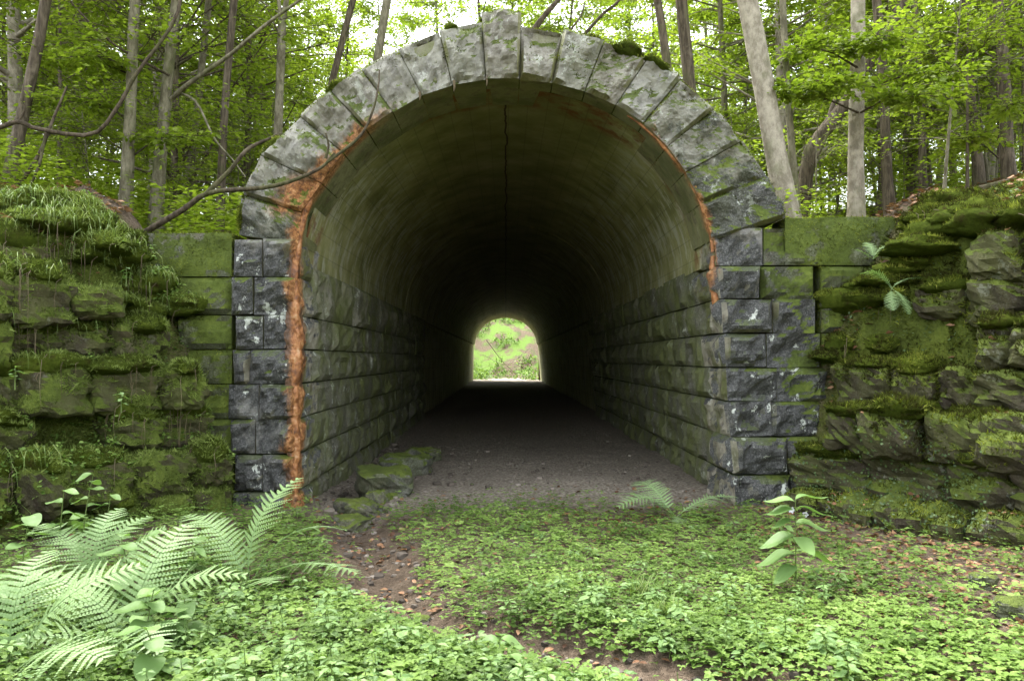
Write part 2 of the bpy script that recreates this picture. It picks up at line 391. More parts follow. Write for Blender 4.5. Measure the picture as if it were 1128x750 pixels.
def ch_dist(x, y):
    d = np.full(np.shape(x), 1e9)
    for (ax, ay), (bx, by) in zip(CH[:-1], CH[1:]):
        vx, vy = bx - ax, by - ay
        t = np.clip(((x - ax) * vx + (y - ay) * vy) / (vx * vx + vy * vy), 0, 1)
        d = np.minimum(d, np.hypot(x - ax - t * vx, y - ay - t * vy))
    return d

def G(x, y):
    x = np.asarray(x, float); y = np.asarray(y, float)
    P = np.stack([x.ravel(), y.ravel(), np.zeros(x.size)], -1)
    z = 0.055 * fbm(P, 0.9, 4, 3).reshape(x.shape) + 0.02 * fbm(P, 5, 2, 5).reshape(x.shape)
    z = z - 0.16 * np.exp(-(ch_dist(x, y) / 0.28) ** 2)
    z = z + 0.10 * sstep(1.6, 3.2, np.abs(x)) * sstep(9, 8.2, y) + 0.06 * np.exp(-((x + 0.2) / 0.9) ** 2) * sstep(9, 7.5, y) * 0
    z = z + 0.10 * np.exp(-((x - 0.4) / 1.1) ** 2) * sstep(8.4, 9.6, y) * sstep(16, 11, y) + 0.10 * sstep(0.4, 2.2, x) * sstep(8.6, 10, y) * sstep(40, 30, y)
    return z

def xb(y):
    """distance of the stone banks from the middle of the cutting"""
    y = np.asarray(y, float)
    return np.where(y > 5, 3.05 + 0.88 * (Y0 - y), 6.22 + 0.12 * (5 - y))

def banktop(x):
    a = np.abs(x)
    return np.where(x > 0, np.clip(0.95 + (a - 3.1) * 1.4, 0.4, 2.75), np.clip(0.9 + (a - 3.0) * 1.45, 0.4, 2.75))

def H(x, y):
    x = np.asarray(x, float); y = np.asarray(y, float); a = np.abs(x)
    P = np.stack([x.ravel(), y.ravel(), np.zeros(x.size)], -1)
    nz = 0.22 * fbm(P, 0.45, 4, 11).reshape(x.shape) + 0.05 * fbm(P, 2.2, 3, 12).reshape(x.shape)
    back = 2.82 + 0.33 * np.clip(a - 4.3, 0, 5) + 0.12 * np.clip(a - 9.3, 0, 40) + 0.10 * np.clip(y - Y0, 0, 200) + nz * sstep(3.5, 6, a + 0.2 * np.abs(y - 9))
    mound = np.where(a < 3.0, 2.7 + 2.45 * np.sqrt(np.clip(1 - (a / 3.0) ** 2, 0, 1)), 0)
    back = np.maximum(back, mound)
    d = a - xb(y)
    front = banktop(x) + 0.42 * np.clip(d, 0, 4) + 0.2 * np.clip(d - 4, 0, 40) + nz * sstep(0.3, 1.5, d)
    front = np.where(d > 0.12, -0.6 + (front + 0.6) * sstep(0.12, 0.45, d), -0.6)
    wing = np.where(a < 4.95, Y0 + 0.38, Y0 - 0.6)
    t = sstep(0, 1, (y - wing) / np.where(a < 4.95, 0.08, 1.2))
    h = front * (1 - t) + back * t
    # cutting beyond the far mouth
    cut = 0.0 + np.clip((a - 3.5) * 0.9, 0, 8) + np.clip((y - 67) * 0.62, 0, 14) + nz * 2.0 * sstep(61, 66, y)
    far = sstep(59.55, 59.75, y)
    low = np.where(y > 59.6, np.minimum(back, cut - 0.02), back)
    return np.where(y > 59.5, back * (1 - far) + low * far, h)

def grid_mesh(name, xs, ys, fn):
    X, Yg = np.meshgrid(xs, ys); Z = fn(X, Yg)
    V = np.stack([X, Yg, Z], -1).reshape(-1, 3); nx, ny = len(xs), len(ys)
    i = np.arange(ny - 1)[:, None] * nx; j = np.arange(nx - 1)[None]
    F = np.stack([i + j, i + j + 1, i + nx + j + 1, i + nx + j], -1).reshape(-1, 4)
    return V, F

xs = np.concatenate([np.arange(-300, -12, 24), np.arange(-12, 12, 0.14), np.arange(12, 301, 24)])
ys = np.concatenate([np.arange(-300, -6, 24), np.arange(-6, 2, 0.5), np.arange(2, 15, 0.12), np.arange(15, 64, 0.8), np.arange(64, 301, 24)])
V, F = grid_mesh('ground', xs, ys, G)
obj('ground', mesh_np('ground', V, [F], True), M_GROUND, kind='structure')
xs = np.concatenate([np.arange(-60, -9, 1.5), np.arange(-9, 9.01, 0.16), np.arange(10.2, 61, 1.5)])
ys = np.concatenate([np.arange(-14, 3, 0.6), np.arange(3, 8.9, 0.15), [8.97, 9.07], np.arange(9.2, 15, 0.25), np.arange(15.5, 59.5, 1.0), [59.5, 59.56, 59.66, 59.75, 59.9], np.arange(60.5, 101, 1.0)])
V, F = grid_mesh('hill', xs, ys, H)
fc = V[F].mean(1)
mouth = (np.abs(fc[:, 0]) < 2.95) & (fc[:, 1] > 8.85) & (fc[:, 1] < 9.069)       # openings for the two tunnel mouths
mouth |= (np.abs(fc[:, 0]) < 2.6) & (fc[:, 1] > 59.5) & (fc[:, 1] < 59.9)
keep = ~((V[F][:, :, 2] < -0.5).all(1)) & ~mouth; F = F[keep]
HILL = (V, F)
obj('hillside', mesh_np('hillside', V, [F], True), M_HILL, kind='structure')

# ------------------------------------------------------------------ masonry blocks
def hexa(C, bulge, cell=0.05, seed=0, edge=0.045, rough=1.0, jit=0.0):
    """C: 8 corners [x0y0z0, x1y0z0, x1y0z1, x0y0z1, then the same at y1] (y0 = front). bulge: dict face->amount"""
    C = np.asarray(C, float)
    if jit: C = C + np.random.default_rng(seed).uniform(-jit, jit, C.shape)
    ctr = C.mean(0)
    faces = {'front': (0, 1, 2, 3), 'back': (5, 4, 7, 6), 'left': (4, 0, 3, 7), 'right': (1, 5, 6, 2), 'top': (3, 2, 6, 7), 'bottom': (4, 5, 1, 0)}
    acc = Acc()
    for nm, ix in faces.items():
        a, b, c, d = C[list(ix)]; bl = bulge.get(nm, 0.0)
        W = 0.5 * (np.linalg.norm(b - a) + np.linalg.norm(c - d)); Hh = 0.5 * (np.linalg.norm(d - a) + np.linalg.norm(c - b))
        if bl == 0: nu = nv = 1
        else: nu = int(np.clip(round(W / cell), 3, 24)); nv = int(np.clip(round(Hh / cell), 3, 22))
        u, v = np.meshgrid(np.linspace(0, 1, nu + 1), np.linspace(0, 1, nv + 1)); u, v = u.ravel(), v.ravel()
        P = ((1 - u) * (1 - v))[:, None] * a + (u * (1 - v))[:, None] * b + (u * v)[:, None] * c + ((1 - u) * v)[:, None] * d
        N = norm(np.cross(b - a, d - a))
        if np.dot(N, a + c - 2 * ctr) < 0: N = -N; fl = True
        else: fl = False
        if bl:
            e = np.minimum(np.minimum(u, 1 - u) * W, np.minimum(v, 1 - v) * Hh)
            q = P + seed * 3.17
            n1 = fbm(q, 2.3, 3, seed); n2 = np.abs(fbm(q, 4.2, 3, seed + 5)); n3 = fbm(q, 12, 2, seed + 9)
            off = bl * sstep(0, edge, e) * (0.75 + rough * (1.4 * n1 - 1.3 * n2 + 0.28 * n3))
            P = P + off[:, None] * N
        i = np.arange(nv)[:, None] * (nu + 1); j = np.arange(nu)[None]
        Fq = np.stack([i + j, i + j + 1, i + nu + 2 + j, i + nu + 1 + j], -1).reshape(-1, 4)
        acc.add(P, Fq[:, ::-1] if fl else Fq)
    return acc

def box8(x0, x1, y0, y1, z0, z1, g=0.006):
    x0 += g; x1 -= g; z0 += g; z1 -= g
    return [(x0, y0, z0), (x1, y0, z0), (x1, y0, z1), (x0, y0, z1), (x0, y1, z0), (x1, y1, z0), (x1, y1, z1), (x0, y1, z1)]

tunnel = thing('tunnel', 'old stone railway tunnel with rock-faced arch and dark bore seen end to end', 'tunnel', (0, Y0, 0))
TP = Matrix.Translation((0, -Y0, 0))
def tpart(name, acc, mat, parent=None, smooth=False):
    me = acc.mesh(name, smooth); me.transform(TP)
    return obj(name, me, mat, parent or tunnel)

def tgroup(name):
    o = bpy.data.objects.new(name, None); COL.objects.link(o); o.parent = tunnel; return o

# voussoirs: joints given as (extrados point, intrados point) on the portal face
J = [((263, 259), (328, 269)), ((267, 214), (331, 234)), ((286, 170), (354, 202)), ((330, 128), (377, 168)), ((362, 98), (403, 142)),
     ((396, 74), (432, 122)), ((438, 53), (464, 103)), ((484, 34), (498, 92)), ((531, 26), (535, 86)), ((574, 24), (572, 86)),
     ((620, 31), (609, 89)), ((667, 42), (645, 99)), ((714, 63), (679, 114)), ((750, 86), (710, 134)), ((789, 118), (736, 160)),
     ((820, 153), (757, 188)), ((846, 192), (775, 222)), ((868, 239), (786, 264))]
TOPX = {8: 0.14, 6: 0.02, 9: -0.02, 7: 0.03, 12: 0.03, 14: -0.03}
arch = tgroup('arch'); crest = []
for k in range(len(J) - 1):
    (e0, i0), (e1, i1) = J[k], J[k + 1]
    f = lambda p: np.array([FX(p[0]), FZ(p[1])])
    E0, I0, E1, I1 = f(e0), f(i0), f(e1), f(i1)
    t = norm(I1 - I0); g = 0.0045
    I0 = I0 + t * g; I1 = I1 - t * g; t = norm(E1 - E0); E0 = E0 + t * g; E1 = E1 - t * g
    ext = TOPX.get(k, R.uniform(-0.02, 0.02))
    E0 = E0 + norm(E0 - I0) * ext; E1 = E1 + norm(E1 - I1) * (ext + R.uniform(-0.015, 0.015))
    yf = Y0 + R.uniform(-0.03, 0.015) - (0.03 if k == 8 else 0); yb = Y0 + 0.86
    C = [(*[I0[0]], yf, I0[1]), (I1[0], yf, I1[1]), (E1[0], yf, E1[1]), (E0[0], yf, E0[1]), (I0[0], yb, I0[1]), (I1[0], yb, I1[1]), (E1[0], yb, E1[1]), (E0[0], yb, E0[1])]
    tpart('keystone' if k == 8 else 'voussoir', hexa(C, {'front': 0.11, 'top': 0.05, 'bottom': 0.0}, 0.034, k + 1, 0.03, 1.15, 0.004), M_STONE, arch)

acc = Acc()                                    # mortar bed behind the joints
Vm = []
for (e, i_) in J:
    E_, I_ = np.array([FX(e[0]), FZ(e[1])]), np.array([FX(i_[0]), FZ(i_[1])]); dI = E_ - I_
    for t in (0.03, 0.95): Vm.append((I_[0] + dI[0] * t, Y0 + 0.045, I_[1] + dI[1] * t))
i = np.arange(len(J) - 1) * 2; acc.add(np.array(Vm), np.stack([i, i + 1, i + 3, i + 2], -1))
tpart('mortar', acc, M_INNER)
for k in range(len(J) - 1):
    for q in range(3 if k in (0, 1, 2, 3, 12, 13, 14) else 1):
        if R.random() < 0.1: continue
        (e0, _), (e1, _) = J[k], J[k + 1]; t = R.uniform(0.15, 0.85)
        pe = np.array([FX(e0[0] + (e1[0] - e0[0]) * t), FZ(e0[1] + (e1[1] - e0[1]) * t)])
        crest.append((pe[0], Y0 + R.uniform(0.02, 0.3), pe[1] + TOPX.get(k, 0) - 0.015, R.uniform(0.18, 0.45), R.uniform(0.2, 0.36), R.uniform(0.09, 0.18), math.atan2(FZ(e1[1]) - FZ(e0[1]), FX(e1[0]) - FX(e0[0]))))

def arch_z(x, a=2.28, b=2.02, c=2.70): return c + b * math.sqrt(max(0, 1 - (x / a) ** 2))

# jamb quoins (left and right), alternating bond
jamb = tgroup('jamb')
LZ = [FZ(p) for p in (578, 540, 500, 461, 423, 385, 347, 305, 263)]; LZ[0] = -0.2
for k in range(8):
    z0, z1 = LZ[k], LZ[k + 1]
    split = FX((276, 291, 283, 287, 276, 291, 280, 290)[k]); dep = (0.62, 0.95)[k % 2]
    xi = -2.285 if k < 7 else -2.30
    yf = Y0 + R.uniform(-0.025, 0.01) - (0.06 if k == 0 else 0)
    a = hexa(box8(split, xi, yf, Y0 + dep, z0, z1), {'front': 0.15, 'right': 0.06}, 0.036, 40 + k, 0.06, 1.1, 0.009)
    tpart('stone', a, M_JAMB, jamb)
    xo = FX(R.uniform(252, 262))
    tpart('stone', hexa(box8(xo, split, yf + R.uniform(0, 0.02), Y0 + 0.4, z0, z1), {'front': 0.11}, 0.036, 60 + k, 0.05, 1.1, 0.009), M_JAMB, jamb)
RZ = [FZ(p) for p in (600, 522, 481, 442, 405, 367, 329, 292, 250)]; RZ[0] = -0.2
RIN = (2.51, 2.49, 2.46, 2.44, 2.42, 2.40, 2.37, 2.33, 2.30)
for k in range(8):
    z0, z1 = RZ[k], RZ[k + 1]; dep = (0.95, 0.62)[k % 2]
    split = FX((868, 866, 850, 856, 844, 852, 838, 842)[k])
    yf = Y0 + R.uniform(-0.025, 0.01) - (0.07 if k == 0 else 0.05 if k == 1 else 0)
    C = box8(RIN[k], split, yf, Y0 + dep, z0, z1); C = [list(c) for c in C]
    for q in (2, 3, 6, 7):
        if q in (3, 7): C[q][0] = RIN[k + 1] + 0.006
    tpart('stone', hexa(C, {'front': 0.15, 'left': 0.07}, 0.036, 80 + k, 0.06, 1.1, 0.009), M_JAMB, jamb)
    x2 = FX(R.uniform(896, 912)) if k > 1 else FX(900)
    tpart('stone', hexa(box8(split, x2, yf + R.uniform(0, 0.02), Y0 + 0.4, z0, z1), {'front': 0.11}, 0.036, 100 + k, 0.05, 1.1, 0.009), M_JAMB if k < 6 else M_WING, jamb)

# wing walls: mossy courses and a plain parapet band on top
def wing(x_in, x_out, zs, top0, top1, seed):
    g = tgroup('wing_wall'); s = 1 if x_out > x_in else -1
    for k in range(len(zs) - 1):
        x = x_in
        while s * (x_out - x) > 0.15:
            L = R.uniform(0.45, 0.8); nx = x + s * L
            if s * (x_out - nx) < 0.25: nx = x_out
            tpart('stone', hexa(box8(min(x, nx), max(x, nx), Y0 + 0.03 + R.uniform(-0.02, 0.02), Y0 + 0.45, zs[k], zs[k + 1]), {'front': 0.08}, 0.06, seed + k * 7 + int(abs(x) * 10)), M_WING, g)
            x = nx
    xa = x_in; n = 2
    for q in range(n):
        xb_ = x_in + (x_out - x_in) * (q + 1) / n
        tpart('parapet_block', hexa(box8(min(xa, xb_), max(xa, xb_), Y0 - 0.015 + 0.01 * q, Y0 + 0.42, top0, top1 + 0.0 * q, 0.003), {'front': 0.02, 'top': 0.03}, 0.07, seed + 90 + q, 0.1), M_WING, g)
        xa = xb_
wing(FX(256), -4.75, LZ[:8], LZ[7], FZ(257), 200)
wing(FX(906), FX(1028), RZ[:8], RZ[7], FZ(238), 300)
# short infill between the last voussoirs and the parapets
tpart('parapet_block', hexa(box8(FX(866), FX(907), Y0 - 0.01, Y0 + 0.42, RZ[7], FZ(239)), {'front': 0.02, 'top': 0.02}, 0.07, 391), M_WING)

# core behind the face stones, then the lining of the bore
def bore_profile(half_l, half_r, zspring, b, n=40, base_l=None, base_r=None):
    rc = 0.12        # the wall core stands back behind the facing blocks
    P = [(-(base_l or half_l) - rc, -0.35), (-half_l - rc, zspring + 0.02), (-half_l, zspring + 0.02)]
    for q in np.linspace(math.pi, 0, n)[1:-1]:
        hx = half_l if math.cos(q) < 0 else half_r
        P.append((hx * math.cos(q), zspring + b * math.sin(q)))
    P += [(half_r, zspring + 0.02), (half_r + rc, zspring + 0.02), ((base_r or half_r) + rc, -0.35)]
    return np.array(P)

def sweep(profiles, ys, acc):
    n = len(profiles[0]); Vs = []
    for p, y in zip(profiles, ys): Vs.append(np.stack([p[:, 0], np.full(n, y), p[:, 1]], -1))
    V = np.concatenate(Vs); m = len(ys)
    i = np.arange(m - 1)[:, None] * n; j = np.arange(n - 1)[None]
    acc.add(V, np.stack([i + j, i + n + j, i + n + j + 1, i + j + 1], -1).reshape(-1, 4))

pA = bore_profile(2.31, 2.33, 2.70, 2.05, base_l=2.33, base_r=2.56)
pB = pA; pG = bore_profile(2.38, 2.40, 2.72, 2.11, base_l=2.38, base_r=2.60)
acc = Acc(); sweep([pA, pA], [Y0 + 0.30, 17.9], acc); sweep([pA, pG], [17.9, 17.9], acc); sweep([pG, pG], [17.9, 17.99], acc); sweep([pG, pB], [17.99, 17.99], acc)
yy = np.linspace(17.99, 59.5, 8); sweep([pB] * 8, list(yy), acc)
vault = tpart('vault', acc, M_VAULT, smooth=False)
acc = Acc()
Po = bore_profile(2.9, 2.9, 2.70, 2.5)
n = len(pA); Vv = np.concatenate([np.stack([pA[:, 0], np.full(n, Y0 + 0.32), pA[:, 1]], -1), np.stack([Po[:, 0], np.full(n, Y0 + 0.32), Po[:, 1]], -1)])
j = np.arange(n - 1); acc.add(Vv, np.stack([j, j + 1, j + 1 + n, j + n], -1))
tpart('core', acc, M_WING)

# side walls of the bore: rock-faced courses
for s, zs in ((-1, LZ), (1, RZ)):
    g = tgroup('side_wall')
    for k in range(7):
        y = Y0 + ((0.62, 0.95) if s < 0 else (0.95, 0.62))[k % 2]
        while y < 21.5:
            L = R.uniform(0.55, 1.05); y2 = y + L
            z0, z1 = zs[k], zs[k + 1] if k < 6 else (2.74 if s < 0 else 2.76)
            if s < 0: xa0 = xa1 = -2.285
            else: xa0, xa1 = RIN[k] , RIN[k + 1]
            pass
            gp = 0.007; xo = s * 2.78; dz = R.uniform(-0.02, 0.012) * s
            C = [(xa0, y + gp, z0 + gp), (xo, y + gp, z0 + gp), (xo, y + gp, z1 - gp), (xa1, y + gp, z1 - gp), (xa0, y2 - gp, z0 + gp), (xo, y2 - gp, z0 + gp), (xo, y2 - gp, z1 - gp), (xa1, y2 - gp, z1 - gp)]
            C = [(c[0] - dz if abs(c[0]) < 2.7 else c[0], c[1], c[2]) for c in C]
            if s < 0: C = [C[1], C[0], C[3], C[2], C[5], C[4], C[7], C[6]]
            tpart('stone', hexa(C, {'right' if s < 0 else 'left': 0.065}, 0.07 if y < 13 else 0.14, 500 + k * 31 + int(y * 9) + (s + 1) * 400), M_INNER, g)
            y = y2
# headwall round the far mouth
acc = Acc()
Pf = pB.copy(); n = len(Pf)
Out = np.stack([np.clip(Pf[:, 0] * 6, -9, 9), np.where(Pf[:, 1] > 2.6, 12.0, Pf[:, 1])], -1)
Vv = np.concatenate([np.stack([Pf[:, 0], np.full(n, 59.5), Pf[:, 1]], -1), np.stack([Out[:, 0], np.full(n, 59.5), Out[:, 1]], -1)])
acc.add(Vv, np.stack([np.arange(n - 1), np.arange(1, n), np.arange(1, n) + n, np.arange(n - 1) + n], -1))
tpart('far_headwall', acc, M_WING)

# orange flowstone along the left corner and the arch edge
def lump_strip(path, widths, seed, squash=0.75, bumpn=0.35, seg=12):
    V, F = tube(path, widths, seg)
    c = np.repeat(np.asarray(path), seg, 0); d = V - c
    V = c + d * (1 + bumpn * fbm(V, 9, 3, seed))[:, None]
    return V, F
acc = Acc()
zz = np.linspace(-0.05, 2.74, 150); aa = np.linspace(-0.45, 1.45, 13) * math.pi / 2
Wd = np.interp(zz, [0, 0.6, 1.4, 2.2, 2.74], [0.10, 0.11, 0.13, 0.12, 0.08])
for k in range(7):
    m = (zz >= LZ[k]) & (zz <= LZ[k + 1]); u = np.clip((zz - LZ[k]) / (LZ[k + 1] - LZ[k]), 0, 1)
    Wd = np.where(m, Wd * (0.88 + 0.16 * np.sin(np.pi * u) ** 0.6 * (0.5, 0.6, 0.7, 0.9, 1.5, 1.4, 1.0)[k]), Wd)
A_, Z_ = np.meshgrid(aa, zz); Q = np.stack([np.cos(A_).ravel() * 0.2, np.sin(A_).ravel() * 0.2, Z_.ravel()], -1)
rad_ = np.repeat(Wd, 13) * (0.78 + 0.45 * fbm(Q, 3.0, 2, 78) + 0.25 * np.repeat(np.exp(-((zz - 1.85) / 0.55) ** 2), 13) + 0.30 * fbm(Q, 14, 4, 3)) * 0.66
ca, sa = np.cos(A_).ravel(), np.sin(A_).ravel()
sup = 1 / (np.abs(ca) ** 4 + np.abs(sa) ** 4) ** 0.25          # squarish section that hugs the corner
V = np.stack([-2.335 + rad_ * sup * ca * 1.2, Y0 + 0.015 - rad_ * sup * sa * 1.05, Z_.ravel()], -1)
i = np.arange(149)[:, None] * 13; j = np.arange(12)[None]
acc.add(V, np.stack([i + j, i + 13 + j, i + 14 + j, i + j + 1], -1).reshape(-1, 4), np.clip(np.abs(A_.ravel() - math.pi / 4) / 1.15 + 0.35 * fbm(Q, 9, 3, 77), 0, 1))
th = np.linspace(math.pi * 1.0, math.pi * 0.72, 60)
P = np.stack([2.315 * np.cos(th), Y0 + 0.05 + 0 * th, 2.71 + 2.05 * np.sin(th)], -1)
V, F = lump_strip(P, np.linspace(0.045, 0.012, 60) * (1 + 0.5 * np.sin(np.linspace(0, 40, 60)) * np.linspace(0, 1, 60)), 4, bumpn=0.6); acc.add(V, F)
tpart('rust_deposit', acc, M_RUST, smooth=True)
acc = Acc()
th = np.linspace(0.02 * math.pi, 0.30 * math.pi, 40)
P = np.stack([2.315 * np.cos(th), Y0 + 0.06 + 0 * th, 2.71 + 2.05 * np.sin(th)], -1)
V, F = lump_strip(P, 0.012 + 0.018 * np.sin(np.linspace(0.3, 3.0, 40)), 5, bumpn=0.9); acc.add(V, F)
zz = np.linspace(2.2, 2.8, 20); V, F = lump_strip(np.stack([2.36 - 0.05 * (zz - 2.2), Y0 + 0.12 + 0 * zz, zz], -1), 0.03 + 0.03 * np.sin(np.linspace(0, 3, 20)), 6); acc.add(V, F)
tpart('rust_deposit', acc, M_RUST, smooth=True)
# little lime stalactites under the crown
for px, py, L in ((500, 91, 0.09), (462, 104, 0.06), (536, 86, 0.08)):
    acc = Acc(); V, F = lump_strip(np.array([[FX(px), Y0 - 0.03, FZ(py) + 0.03], [FX(px) + 0.005, Y0 - 0.03, FZ(py) - L * 0.5], [FX(px) - 0.004, Y0 - 0.03, FZ(py) - L]]), [0.016, 0.009, 0.002], 8)
    acc.add(V, F); tpart('lime_drip', acc, bpy.data.materials.get('dry_root'))

# ------------------------------------------------------------------ stone banks left and right
def stone_variant(seed, n=9, power=0.62):
    """rounded angular block in a unit cube"""
    acc = Acc(); lin = np.linspace(-1, 1, n + 1)
    a, b = np.meshgrid(lin, lin); a, b = a.ravel(), b.ravel(); o = np.ones_like(a)
    i = np.arange(n)[:, None] * (n + 1); j = np.arange(n)[None]
    Fq = np.stack([i + j, i + j + 1, i + n + 2 + j, i + n + 1 + j], -1).reshape(-1, 4)
    for P, fl in (((a, b, o), 0), ((a, b, -o), 1), ((o, a, b), 0), ((-o, a, b), 1), ((b, o, a), 0), ((b, -o, a), 1)):
        P = np.stack(P, -1)
        r = norm(P); P = r * (np.abs(P) ** 5).sum(1, keepdims=True) ** (1 / 5) / (np.abs(r) ** 5).sum(1, keepdims=True) ** (1 / 5) * (1 / (np.abs(P) ** 5).sum(1, keepdims=True) ** (1 / 5))
        q = P + seed * 7.3
        P = P * (1 + 0.26 * fbm(q, 1.1, 2, seed) + 0.22 * fbm(q, 2.6, 3, seed + 3) - 0.10 * np.abs(fbm(q, 4, 2, seed + 8)))[:, None]
        acc.add(P * 0.5, Fq[:, ::-1] if fl else Fq)
    return acc.world(), acc.mesh('stone')

VARS = [stone_variant(s + 1) for s in range(12)]; VARS_R = [(v[0], v[1].copy()) for v in VARS]
def cushion_variant(seed, n=22, m=12):
    """closed lumpy pad of moss, flat below and sagging at the rim"""
    t, a = np.meshgrid(np.linspace(0.02, math.pi - 0.02, m), np.linspace(0, 2 * math.pi, n, endpoint=False), indexing='ij')
    D = np.stack([np.sin(t) * np.cos(a), np.sin(t) * np.sin(a), np.cos(t)], -1).reshape(-1, 3)
    k = 1 + 0.45 * fbm(D + seed * 3.1, 1.3, 2, seed) + 0.30 * fbm(D + seed * 1.7, 3.2, 3, seed + 3) + 0.12 * fbm(D + seed, 8, 2, seed + 5)
    V = D * k[:, None] * 0.5; V[:, 2] *= np.where(V[:, 2] > 0, 0.9, 0.6)
    i = np.arange(m - 1)[:, None] * n; j = np.arange(n)[None]
    F = np.stack([i + j, i + n + j, i + n + (j + 1) % n, i + (j + 1) % n], -1).reshape(-1, 4)
    acc = Acc(); acc.add(V, F)
    return acc.world(), acc.mesh('moss_cushion', True)
CUSH = [cushion_variant(s + 1) for s in range(8)]

class Surf:
    """collects world-space triangles for scattering"""
    def __init__(s): s.t = []
    def add(s, V, F, M=None, drop=None):
        V = np.asarray(V)
        if M is not None: M = np.array(M); V = V @ M[:3, :3].T + M[:3, 3]
        T = V[F]
        if drop is not None:                       # turn every face away from a point under the middle
            c = V.mean(0) - np.array([0, 0, drop]); n_ = np.cross(T[:, 1] - T[:, 0], T[:, 2] - T[:, 0])
            f = ((T.mean(1) - c) * n_).sum(1) < 0; T[f] = T[f][:, [0, 2, 1]]
        s.t.append(T)
    def sample(s, n, nzmin=-1.0, accept=None, g=rng):
        T = np.concatenate(s.t); c = np.cross(T[:, 1] - T[:, 0], T[:, 2] - T[:, 0]); A = np.linalg.norm(c, axis=1); N = c / np.maximum(A, 1e-12)[:, None]
        ok = N[:, 2] > nzmin; T, N, A = T[ok], N[ok], A[ok]
        ix = g.choice(len(T), n, p=A / A.sum()); u, v = g.random(n), g.random(n); f = u + v > 1; u[f], v[f] = 1 - u[f], 1 - v[f]
        P = T[ix, 0] + u[:, None] * (T[ix, 1] - T[ix, 0]) + v[:, None] * (T[ix, 2] - T[ix, 0]); N = N[ix]
        if accept is not None: m = accept(P, N); P, N = P[m], N[m]
        return P, N

